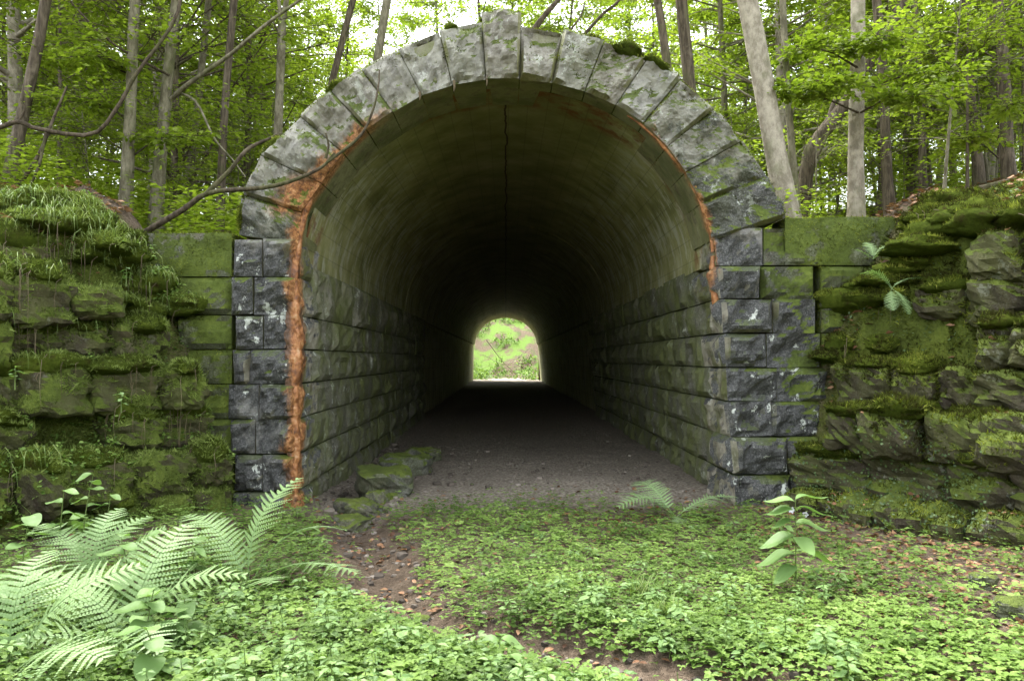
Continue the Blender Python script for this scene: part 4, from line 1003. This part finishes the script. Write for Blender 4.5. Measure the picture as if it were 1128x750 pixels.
stick('dead_branch', 'dead dark branch leaning on the bank slope at far left', [([on_hill(8, 218, 9.9), PX(40, 175, 9.9), PX(58, 130, 10), PX(72, 95, 10.1)], 0.03, 0.012)], M_TWIG)

# ------------------------------------------------------------------ ground plants
def zone_density(x, y):
    P = np.stack([x, y, np.zeros_like(x)], -1)
    bare = 0.14 * sstep(5.0, 5.8, y) + 0.10 * np.exp(-((x - 0.75) ** 2 + (y - 4.1) ** 2) / 0.15)
    c = sstep(0.06, 0.34, ch_dist(x, y) - bare + 0.22 * fbm(P, 2.1, 3, 63)) * 0.96 + 0.02
    n = fbm(P, 1.3, 3, 61)
    d = c * np.clip(0.85 + 0.9 * n, 0.1, 1)
    d *= sstep(9.6, 8.0, y + 0.35 * n + 0.25 * np.abs(x))
    d *= 1 - 0.80 * sstep(2.3, 3.2, x + 0.7 * n) * sstep(3.4, 4.4, y)           # litter on the right
    d *= 1 - 0.5 * np.exp(-((x - 1.2) ** 2 + (y - 7.9) ** 2) / 0.5)
    return d * (np.abs(x) < xb(y) + 0.1)

N_ = 120000
acc = Acc()
y = 2.6 + 7.2 * rng.random(N_) ** 1.15; x = (rng.random(N_) * 2 - 1) * 0.78 * (y + 0.5)
keep = rng.random(N_) < zone_density(x, y); x, y = x[keep], y[keep]; z = G(x, y); m = len(x)
hgt = (0.015 + 0.12 * rng.random(m) ** 1.6) * (0.6 + 0.5 * fbm(np.stack([x, y, 0 * x], -1), 0.8, 2, 71) + 0.25 * (x < 0.6)) + 0.02
size = rng.uniform(0.012, 0.036, m) * rng.choice([0.8, 1.0, 1.5], m) * np.where(y < 5, 1.15, 1.0)
a0 = rng.uniform(0, 6.28, m); tone = np.clip(0.5 + 0.6 * fbm(np.stack([x, y, 0 * x], -1), 1.8, 2, 72) + rng.normal(size=m) * 0.18, 0, 1)
for q in range(3):
    a = a0 + q * 2.1 + rng.normal(size=m) * 0.2
    d = np.stack([np.cos(a), np.sin(a), rng.uniform(-0.25, 0.3, m)], -1); nn = np.stack([rng.normal(size=m) * .3, rng.normal(size=m) * .3 - 0.15, np.ones(m)], -1)
    wv = rng.uniform(0.9, 1.25, m)
    for tpl, k in ((LEAF6, y < 4.6), (LEAF4, y >= 4.6)): place_leaves(acc, tpl, np.stack([x, y, z + hgt], -1)[k], d[k], nn[k], size[k], wv[k], tone[k])
me = acc.mesh('herbs'); o = obj('ground_herbs', me, M_COVER, kind='stuff'); tag(o, 'low green leafy herbs carpeting the cutting floor', 'ground cover')

# taller pale compound-leaved herbs in the foreground
acc = Acc(); stems = Acc()
def tall_herb(x, y, h, sz):
    z = float(G(np.array([x]), np.array([y]))[0])
    for lv in range(R.choice((2, 2, 3))):
        hz = h * (0.5 + 0.5 * lv / 2); a0 = R.uniform(0, 6.28)
        for q in range(5):
            a = a0 + q * 1.257 + R.uniform(-.2, .2); d = np.array([[math.cos(a), math.sin(a), R.uniform(-0.25, 0.15)]])
            o = np.array([[x, y, z + hz]]) + d * sz * 0.25
            place_leaves(acc, LEAF6, o, d, np.array([[R.gauss(0, .2), R.gauss(0, .2) - .15, 1]]), [sz * R.uniform(0.8, 1.15)], 0.85, R.random())
    V, F = tube(np.array([[x, y, z - 0.01], [x + 0.01, y, z + h * 0.5], [x, y, z + h]]), [0.003, 0.003, 0.002], 4); stems.add(V, F)
for q in range(800):
    y = R.uniform(2.9, 5.4); x = R.uniform(-0.75, 0.42) * (y + 0.3)
    if R.random() > float(sstep(0.15, 0.5, ch_dist(np.array(x), np.array(y)))) * (1.0 if x < 1.0 else 0.4): continue
    tall_herb(x, y, R.uniform(0.06, 0.22), R.uniform(0.03, 0.075))
for q in range(120):
    y = R.uniform(5.2, 7.6); x = R.uniform(-0.5, 0.35) * y
    if float(ch_dist(np.array(x), np.array(y))) < 0.35: continue
    tall_herb(x, y, R.uniform(0.05, 0.14), R.uniform(0.03, 0.06))
tag(obj('pale_herbs', acc.mesh('herbs'), M_PALE, kind='stuff'), 'pale green whorled herbs thick in the foreground', 'ground cover')
tag(obj('herb_stems', stems.mesh('stems'), M_STEM, kind='stuff'), 'thin green stems of the foreground herbs', 'ground cover')

# dead leaves
def litter(n, fn, sz=(0.035, 0.075), tpl=LEAF6):
    acc = Acc(); x, y, z = fn(n); m = len(x); a = rng.uniform(0, 6.28, m)
    d = np.stack([np.cos(a), np.sin(a), rng.uniform(-0.3, 0.3, m)], -1); nn = np.stack([rng.normal(size=m) * .5, rng.normal(size=m) * .5, np.ones(m)], -1)
    place_leaves(acc, tpl, np.stack([x, y, z + rng.uniform(0.004, 0.03, m)], -1), d, nn, rng.uniform(*sz, m), rng.uniform(0.8, 1.3, m)); return acc
def fl(n):
    y = 2.8 + 6.8 * rng.random(n); x = (rng.random(n) * 2 - 1) * 0.72 * y; P = np.stack([x, y, 0 * x], -1)
    dn = 0.10 + 0.9 * sstep(2.0, 2.9, x + 0.6 * fbm(P, 1.3, 3, 61)) + 0.8 * np.exp(-((x - 1.2) ** 2 + (y - 7.9) ** 2) / 0.6) + 0.35 * np.exp(-(ch_dist(x, y) / 0.35) ** 2)
    k = (rng.random(n) < dn) & (np.abs(x) < xb(y) + 0.2); return x[k], y[k], G(x[k], y[k])
tag(obj('fallen_leaves', litter(15000, fl).mesh('leaves'), M_DEAD, kind='stuff'), 'brown dead leaves strewn over the cutting floor', 'dead leaves')
def hl(n):
    y = 5 + 13 * rng.random(n) ** 1.3; x = rng.choice([-1, 1], n) * (xb(y) * (y < Y0) + 4.2 * (y >= Y0) + 0.1 + 6 * rng.random(n) ** 1.3); k = fbm(np.stack([x, y, 0 * x], -1), 0.9, 3, 81) + 0.5 * (y > 8.4) > -0.1
    return x[k], y[k], H(x[k], y[k])
tag(obj('slope_litter', litter(42000, hl, (0.05, 0.10), LEAF4).mesh('leaves'), M_DEAD, kind='stuff'), 'brown leaf litter on the wooded slopes above the banks', 'dead leaves')
# dead leaves caught on the ledges of the right bank
P, N = SR.sample(4000, 0.75, lambda P, N: fbm(P, 2, 3, 91) > 0.05)
acc = Acc(); place_leaves(acc, LEAF6, P + N * 0.02, rng.normal(size=P.shape) * np.array([1, 1, .2]), N + 0.4 * rng.normal(size=P.shape), rng.uniform(0.03, 0.06, len(P)), 1.1)
bpart('ledge_litter', acc, M_DEAD, bank_r)

# undergrowth carpet on the slopes behind
def herbs_on_slope(n):
    acc = Acc(); y = 9.2 + 45 * rng.random(n) ** 1.5; x = (rng.random(n) * 2 - 1) * 0.75 * y
    k = (np.abs(x) > 3.0) & (fbm(np.stack([x, y, 0 * x], -1), 0.6, 3, 95) + 0.25 * (x < 0) > 0.02) & ~((x > 4.5) & (y < 13)); x, y = x[k], y[k]; z = H(x, y); m = len(x)
    for q in range(3):
        a = rng.uniform(0, 6.28, m); d = np.stack([np.cos(a), np.sin(a), rng.uniform(-.2, .3, m)], -1); nn = np.stack([rng.normal(size=m) * .3, rng.normal(size=m) * .3, np.ones(m)], -1)
        place_leaves(acc, LEAF4, np.stack([x, y, z + 0.05 + (0.5 + 0.03 * y) * rng.random(m) ** 2], -1), d, nn, rng.uniform(0.06, 0.11, m) * (0.7 + y / 30), 1.0)
    return acc
tag(obj('undergrowth', herbs_on_slope(60000).mesh('leaves'), M_LEAF, kind='stuff'), 'leafy green undergrowth on the slope behind the arch', 'undergrowth')

# vegetation beyond the far mouth
acc = Acc(); n = 30000
x = rng.uniform(-9, 9, n); y = rng.uniform(60.5, 84, n); k = fbm(np.stack([x, y, 0 * x], -1), 0.5, 3, 97) > 0.0; x, y = x[k], y[k]; z = np.maximum(H(x, y), 0); m = len(x)
place_leaves(acc, LEAF4, np.stack([x, y, z + 0.7 * rng.random(m) ** 2], -1), rng.normal(size=(m, 3)), np.array([0, -0.5, 1]) + 0.5 * rng.normal(size=(m, 3)), rng.uniform(0.12, 0.28, m), 1.0)
tag(obj('far_undergrowth', acc.mesh('leaves'), M_COVER, kind='stuff'), 'bright greenery seen through the far mouth of the tunnel', 'undergrowth')
stick('far_branch', 'pale fallen branch on the bank seen through the far tunnel mouth', [([np.array([-1.6, 66, 3.2]), np.array([-0.4, 66.5, 1.6]), np.array([0.9, 67, 0.3])], 0.035, 0.03)], M_BARK_P)
stick('far_branch', 'upper pale branch crossing the view through the far tunnel mouth', [([np.array([-2.0, 67, 2.0]), np.array([0.1, 67.5, 1.2]), np.array([2.2, 68, 2.6])], 0.025, 0.02)], M_BARK_P)

# grass tufts
def tuft(x, y, z, n, h, mat, label, name='grass_tuft'):
    acc = Acc()
    for q in range(n):
        a = R.uniform(0, 6.28); L = h * R.uniform(0.6, 1.2); lean = R.uniform(0.2, 0.8); d = np.array([math.cos(a), math.sin(a), 0])
        p = np.array([R.gauss(0, .03), R.gauss(0, .03), -0.01]); pts = [p + d * lean * L * s * s + np.array([0, 0, L * s * (1 - 0.35 * lean * s)]) for s in (0, .33, .66, 1)]
        s_ = np.cross(d, [0, 0, 1]) * 0.003
        V = np.array([pts[0] - s_, pts[0] + s_, pts[1] - s_, pts[1] + s_, pts[2] - s_ * .7, pts[2] + s_ * .7, pts[3]])
        acc.add(V, np.array([[0, 1, 3], [0, 3, 2], [2, 3, 5], [2, 5, 4], [4, 5, 6]]), R.random())
    o = obj(name, acc.mesh('grass'), mat, None, (x, y, z)); return tag(o, label, 'grass')
for px, Yd, lab in ((730, 4.9, 'thin grass tuft in the herbs right of the foreground bare patch'), (705, 5.3, 'thin grass tuft just behind the foreground bare patch')):
    x = (px - 557) / 860 * Yd; tuft(x, Yd, float(G(np.array([x]), np.array([Yd]))[0]), 45, 0.2, M_GRASS, lab)
for px, py, Yd, lab in ((70, 290, 7.3, 'drooping grass tuft on the upper left bank beside the hanging roots'), (25, 330, 7.0, 'drooping grass tuft at the left edge of the left bank'), (115, 300, 7.8, 'drooping grass tuft on the left bank below the parapet')):
    p = PX(px, py, Yd); p[2] = max(float(H(np.array([p[0]]), np.array([p[1]]))[0]), 0.0); tuft(*p, 60, 0.3, M_GRASS, lab)

# ------------------------------------------------------------------ ferns
def frond_mesh(L, seed, pairs=24, arch=0.5, wmax=0.17):
    rr = random.Random(seed); acc = Acc(); n = 20
    s = np.linspace(0, 1, n); P = np.stack([L * (s * 0.92), 0.03 * L * np.sin(s * 3 + seed), L * (arch * s * (1.25 - 1.15 * s))], -1)
    V, F = tube(P, np.linspace(0.005, 0.0015, n), 4); acc.add(V, F, 0.3)
    for k in range(pairs):
        t = 0.16 + 0.83 * (k / (pairs - 1)); f = t * (n - 1); i = min(int(f), n - 2); p = P[i] + (P[i + 1] - P[i]) * (f - i); tg = norm(P[i + 1] - P[i])
        wl = wmax * L / 0.6 * (math.sin(math.pi * min(1, (t - 0.05) * 1.02)) ** 0.75) * (1.05 if t < 0.5 else 1.0) * rr.uniform(0.92, 1.06) + 0.008
        up = norm(np.array([-tg[2], 0, tg[0]]))
        for sd in (-1, 1):
            d = norm(np.array([0, sd, 0]) * 1.0 + tg * 0.35 + up * rr.uniform(-0.12, 0.16)); sp = L * 0.83 / pairs; m = 10
            for q in range(m):        # pinnules
                u = (q + 0.5) / m; o = p + d * wl * u * 0.95 + np.array([0, 0, -0.10 * wl * u * u]); pl = sp * 0.42 * (1 - u) ** 0.85 + 0.002
                for e in (-1, 1):
                    dd = norm(tg * e + d * 0.55); place_one(acc, o, dd, up, pl, wl / m * 0.95, rr.random() * 0.6 + 0.2)
            V = np.array([p - tg * 0.004, p + tg * 0.004, p + d * wl + np.array([0, 0, -0.10 * wl])]); acc.add(V, np.array([[0, 1, 2]]), 0.4)
    return acc.mesh('frond')

def place_one(acc, o, d, n, L, w, v):
    s = np.cross(n, d)
    V = np.array([o - s * w * 0.5, o + s * w * 0.5, o + d * L * 0.7 + s * w * 0.38, o + d * L, o + d * L * 0.7 - s * w * 0.38])
    acc.add(V, np.array([[0, 1, 2], [0, 2, 4], [4, 2, 3]]), v)
FR = [frond_mesh(0.74, 1, 19, 0.55), frond_mesh(0.68, 2, 17, 0.75), frond_mesh(0.78, 3, 20, 0.40), frond_mesh(0.6, 4, 15, 0.2)]
def fern(loc, fronds, label, z=None, stems=False):
    x, y = loc; zz = float(G(np.array([x]), np.array([y]))[0]) if z is None else z
    t = thing('fern', label, 'fern', (x, y, zz))
    for (k, az, pitch, sc) in fronds:
        o = obj('frond', FR[k], M_FERN, t); o.rotation_euler = (RAD(R.uniform(-14, 14)), RAD(-pitch - 6), RAD(az)); o.scale = (sc * 1.28,) * 3
    return t
# azimuth: 0 = right in the picture, 90 = away, 180 = left, -90 = towards the camera
fern((-1.84, 5.7), [(0, 55, 50, 0.95), (1, 12, 18, 0.95), (2, -18, 2, 0.95), (0, 155, 25, 0.9), (3, -60, 8, 0.85), (2, 215, 12, 0.8)], 'large pale fern in front of the rusty left jamb')
fern((-2.12, 4.5), [(0, 75, 45, 0.85), (1, 10, 22, 0.9), (2, 168, 20, 0.85), (1, -50, 4, 0.75), (3, 215, 10, 0.8)], 'large pale fern in the lower left foreground')
fern((-2.50, 4.05), [(0, 25, 32, 0.85), (1, 100, 45, 0.8), (2, -28, 8, 0.8), (2, 195, 20, 0.8)], 'fern with brown stalks at the bottom left corner')
fern((-2.75, 5.3), [(3, 20, 35, 0.8), (1, 90, 50, 0.7), (2, 160, 30, 0.7), (3, -40, 20, 0.7), (1, 55, 40, 0.7)], 'smaller fern among broad leaves at the left')
fern((1.75, 8.05), [(0, 120, 14, 0.8), (1, 195, 2, 0.8), (2, 10, 8, 0.75), (3, -40, 0, 0.75), (2, 165, 10, 0.75), (3, -100, -2, 0.7)], 'pale fern at the foot of the right jamb')
p = PX(985, 318, 7.75)
fern((p[0], p[1]), [(3, 165, 38, 0.42), (1, 175, 18, 0.42), (0, 5, 5, 0.42), (2, -70, -60, 0.36), (3, -115, -66, 0.36)], 'small fern growing from a ledge of the right bank', p[2])
p = PX(965, 285, 8.25)
fern((p[0], p[1]), [(3, 180, 20, 0.35), (1, 0, 20, 0.35), (2, 90, 40, 0.3), (3, -60, 15, 0.35)], 'tiny fern high on the right parapet wall', p[2])

# ------------------------------------------------------------------ broad-leaved plants
def broad_leaf(seed, ratio=0.62):
    n = 9; rr = random.Random(seed); acc = Acc(); s = np.linspace(0, 1, n)
    w = ratio * 0.5 * np.sin(np.pi * np.clip(s, 0, 1) ** 0.78) ** 0.85; w[-1] = 0; zc = -0.25 * s * s + 0.05 * np.sin(s * 7)
    V = []
    for k in range(n):
        for j in (-1, -0.5, 0, 0.5, 1): V.append((s[k], w[k] * j, zc[k] + 0.14 * abs(j) * w[k] * 2 * (1 - s[k] * .6) + 0.012 * math.sin(9 * s[k] + 3 * j)))
    i = np.arange(n - 1)[:, None] * 5; j = np.arange(4)[None]
    acc.add(np.array(V), np.stack([i + j, i + 5 + j, i + 6 + j, i + j + 1], -1).reshape(-1, 4), 0.3 + 0.5 * rr.random())
    return acc.mesh('leaf', True)
BL = [broad_leaf(1), broad_leaf(2, 0.55), broad_leaf(3, 0.7), broad_leaf(4, 0.45)]
def plant(loc, h, leaves, label, name='broadleaf_plant', lean=(0, 0), z=None):
    x, y = loc; zz = float(G(np.array([x]), np.array([y]))[0]) if z is None else z
    t = thing(name, label, 'plant', (x, y, zz))
    P = np.array([(lean[0] * s * s, lean[1] * s * s, h * s - 0.02 * (s == 0)) for s in np.linspace(0, 1, 8)])
    V, F = tube(P, np.linspace(0.006, 0.0025, 8), 5); a = Acc(); a.add(V, F, 0.6); obj('stem', a.mesh('stem'), M_STEM, t)
    for (t_, az, pitch, sz) in leaves:
        f = t_ * 7; i = min(int(f), 6); p = P[i] + (P[i + 1] - P[i]) * (f - i)
        o = obj('leaf', BL[R.randrange(4)], M_PALE, t); o.location = p; o.scale = (sz,) * 3; o.rotation_euler = (RAD(R.uniform(-12, 12)), RAD(-pitch), RAD(az))
    return t
def auto_leaves(n, sz, lo=0.4):
    out = []
    for q in range(n):
        t_ = lo + (1 - lo) * q / max(1, n - 1); out.append((t_, q * 137 + R.uniform(-20, 20), R.uniform(-8, 22), sz * R.uniform(0.75, 1.15) * (1.1 - 0.3 * t_)))
    return out
plant((2.02, 5.45), 0.66, [(0.97, 170, 12, 0.21), (1, 10, 14, 0.24), (0.9, -20, 4, 0.24), (0.88, 185, 6, 0.21), (0.78, 200, 2, 0.21), (0.75, -10, 0, 0.22), (0.62, 190, -4, 0.28), (0.6, -80, -4, 0.24), (0.45, 5, -6, 0.34), (0.42, 175, -5, 0.28), (0.3, 215, -8, 0.25)], 'tall seedling with broad pale leaves in the right foreground', 'seedling')
for i, (px, py, Yd, h, n, sz, lab) in enumerate([
    (150, 640, 4.9, 0.52, 7, 0.22, 'plant with large heart-shaped leaf beside the left fern'), (165, 700, 4.3, 0.38, 8, 0.20, 'broad-leaved plant in front of the left fern'),
    (70, 590, 5.5, 0.62, 6, 0.2, 'tall broad-leaved stem at the foot of the left bank'), (30, 600, 5.2, 0.5, 6, 0.19, 'broad-leaved plant at the left edge below the bank'),
    (205, 690, 4.5, 0.28, 7, 0.18, 'low broad-leaved plant right of the left foreground fern'), (215, 610, 5.6, 0.3, 7, 0.17, 'low broad-leaved plant between the two large ferns'),
    (120, 570, 6.0, 0.5, 6, 0.17, 'broad-leaved stem against the dark stones of the left bank'), (545, 690, 4.55, 0.17, 7, 0.17, 'rosette of long leaves in the central foreground'),
    (545, 750, 4.0, 0.14, 6, 0.16, 'low rosette of leaves at the bottom centre edge'), (860, 590, 6.9, 0.22, 6, 0.12, 'leafy sprig under the ivy at the foot of the right bank'),
    (330, 560, 7.6, 0.2, 6, 0.09, 'leafy sprig at the foot of the rusty left jamb'), (180, 745, 3.95, 0.3, 8, 0.19, 'broad-leaved plant at the bottom edge below the left fern'),
    (95, 560, 5.9, 0.66, 8, 0.19, 'tallest broad-leaved stem before the left bank'), (180, 600, 5.3, 0.45, 8, 0.19, 'leafy broad-leaved plant between the left bank and the upper fern'), (10, 680, 4.5, 0.35, 8, 0.18, 'low broad-leaved plant at the lower left edge')]):
    x = (px - 557) / 860 * Yd; plant((x, Yd), h, auto_leaves(n, sz, 0.35 if h > 0.2 else 0.6), lab, lean=(R.uniform(-.08, .08), R.uniform(-.08, .05)))
for px, py, Yd, lab in ((140, 300, 7.6, 'small leafy shoot on the ledge below the left parapet'), (410 // 3, 437, 6.9, 'small bright shoot on the middle of the left bank'), (20, 410, 6.3, 'leafy shoot at the left edge of the left bank')):
    p = PX(px, py, Yd); plant((p[0], p[1]), 0.16, auto_leaves(6, 0.09, 0.4), lab, 'leafy_shoot', z=p[2] - 0.12)
# small white flowers by the ivy
for px, py, lab in ((871, 561, 'small white flower at the foot of the right bank, upper one'), (886, 566, 'small white flower at the foot of the right bank, lower one')):
    p = PX(px, py, 7.7); acc = Acc(); d = np.array([[math.cos(a), -0.6, math.sin(a)] for a in np.arange(5) * 1.257]); place_leaves(acc, LEAF6, np.zeros((5, 3)), d, np.tile([0, -1.0, 0.4], (5, 1)), 0.04, 1.3)
    zg = float(G(np.array([p[0]]), np.array([p[1]]))[0]); t = thing('flower', lab, 'flower', (p[0], p[1], zg))
    o = obj('petals', acc.mesh('petals'), M_PETAL, t); o.location = (0, 0, p[2] - zg); a = Acc(); V, F = tube(np.array([[0, 0, -0.01], [0.005, 0, (p[2] - zg) / 2], [0, 0, p[2] - zg]]), [0.002] * 3, 4); a.add(V, F); obj('stem', a.mesh('stem'), M_STEM, t)

# ------------------------------------------------------------------ loose rocks
def rock(px, py, Yd, sx, sy, sz, lab, v, rz=None):
    x = (px - 557) / 860 * Yd; z = float(G(np.array([x]), np.array([Yd]))[0])
    o = obj('rock', VARS[v][1].copy(), None, None, (x, Yd, z + sz * 0.22)); o.data.materials.clear(); o.data.materials.append(M_ROCK)
    o.scale = (sx, sy, sz); o.rotation_euler = (0, 0, R.uniform(0, 3) if rz is None else rz); tag(o, lab, 'rock')
rock(425, 540, 9.7, 0.62, 0.9, 0.46, 'large mossy boulder inside the tunnel by the left wall', 2, 0.3)
rock(398, 560, 8.9, 0.42, 0.5, 0.30, 'mossy boulder at the tunnel entrance by the left wall', 4, 0.6)
rock(390, 580, 8.35, 0.36, 0.32, 0.2, 'rounded rock in front of the boulders at the left wall foot', 5)
rock(448, 510, 11.2, 0.5, 0.7, 0.40, 'boulder deeper inside the tunnel by the left wall', 7)
rock(417, 528, 9.3, 0.26, 0.22, 0.24, 'grey rock leaning on the large mossy boulder', 8)
rock(468, 498, 12.5, 0.45, 0.5, 0.3, 'farthest visible boulder along the left tunnel wall', 9)
rock(1083, 655, 5.2, 0.13, 0.16, 0.12, 'small mossy stone in the leaf litter at right', 3)
rock(1118, 690, 4.7, 0.24, 0.2, 0.14, 'mossy stone at the right edge in the leaf litter', 6)
rock(655, 655, 5.3, 0.10, 0.07, 0.05, 'small dark stone in the herbs near the bottom centre', 1)
rock(463, 655, 5.35, 0.14, 0.1, 0.07, 'pale flat stone in the bare channel', 10)
# pebbles and rubble in the channel and the tunnel
acc = Acc(); Vb, Fb = stone_variant(33, 2)[0]
n = 5200; y = 3.6 + 12.5 * rng.random(n) ** 1.1; x = rng.uniform(-2.3, 2.3, n); dd = ch_dist(x, y)
k = (rng.random(n) < np.exp(-(dd / 0.3) ** 2) * 1.0 + 0.13 * sstep(8.7, 9.6, y) * sstep(13, 10, y) + 0.01); x, y = x[k], y[k]; z = G(x, y)
for px_, py_, pz in zip(x, y, z):
    s = R.uniform(0.02, 0.06) * (1.8 if R.random() < 0.08 else 1); a = R.uniform(0, 6.28); c_, s_ = math.cos(a), math.sin(a)
    V = Vb * np.array([s * R.uniform(.8, 1.5), s, s * 0.6]); V = np.stack([V[:, 0] * c_ - V[:, 1] * s_ + px_, V[:, 0] * s_ + V[:, 1] * c_ + py_, V[:, 2] + pz + s * 0.1], -1); acc.add(V, Fb, R.random())
bm = MB('rubble', 0.9, 0.2); va = bm.attr(); M_RUB = bm.done(bm.ramp(va, [(0, (0.05, 0.042, 0.033)), (0.6, (0.12, 0.10, 0.08)), (1, (0.24, 0.21, 0.175))]), bm.bump(bm.noise(60, 4), 0.6, 0.01))
tag(obj('rubble', acc.mesh('rubble'), M_RUB, kind='stuff'), 'small broken stones in the channel and on the tunnel floor', 'rubble')
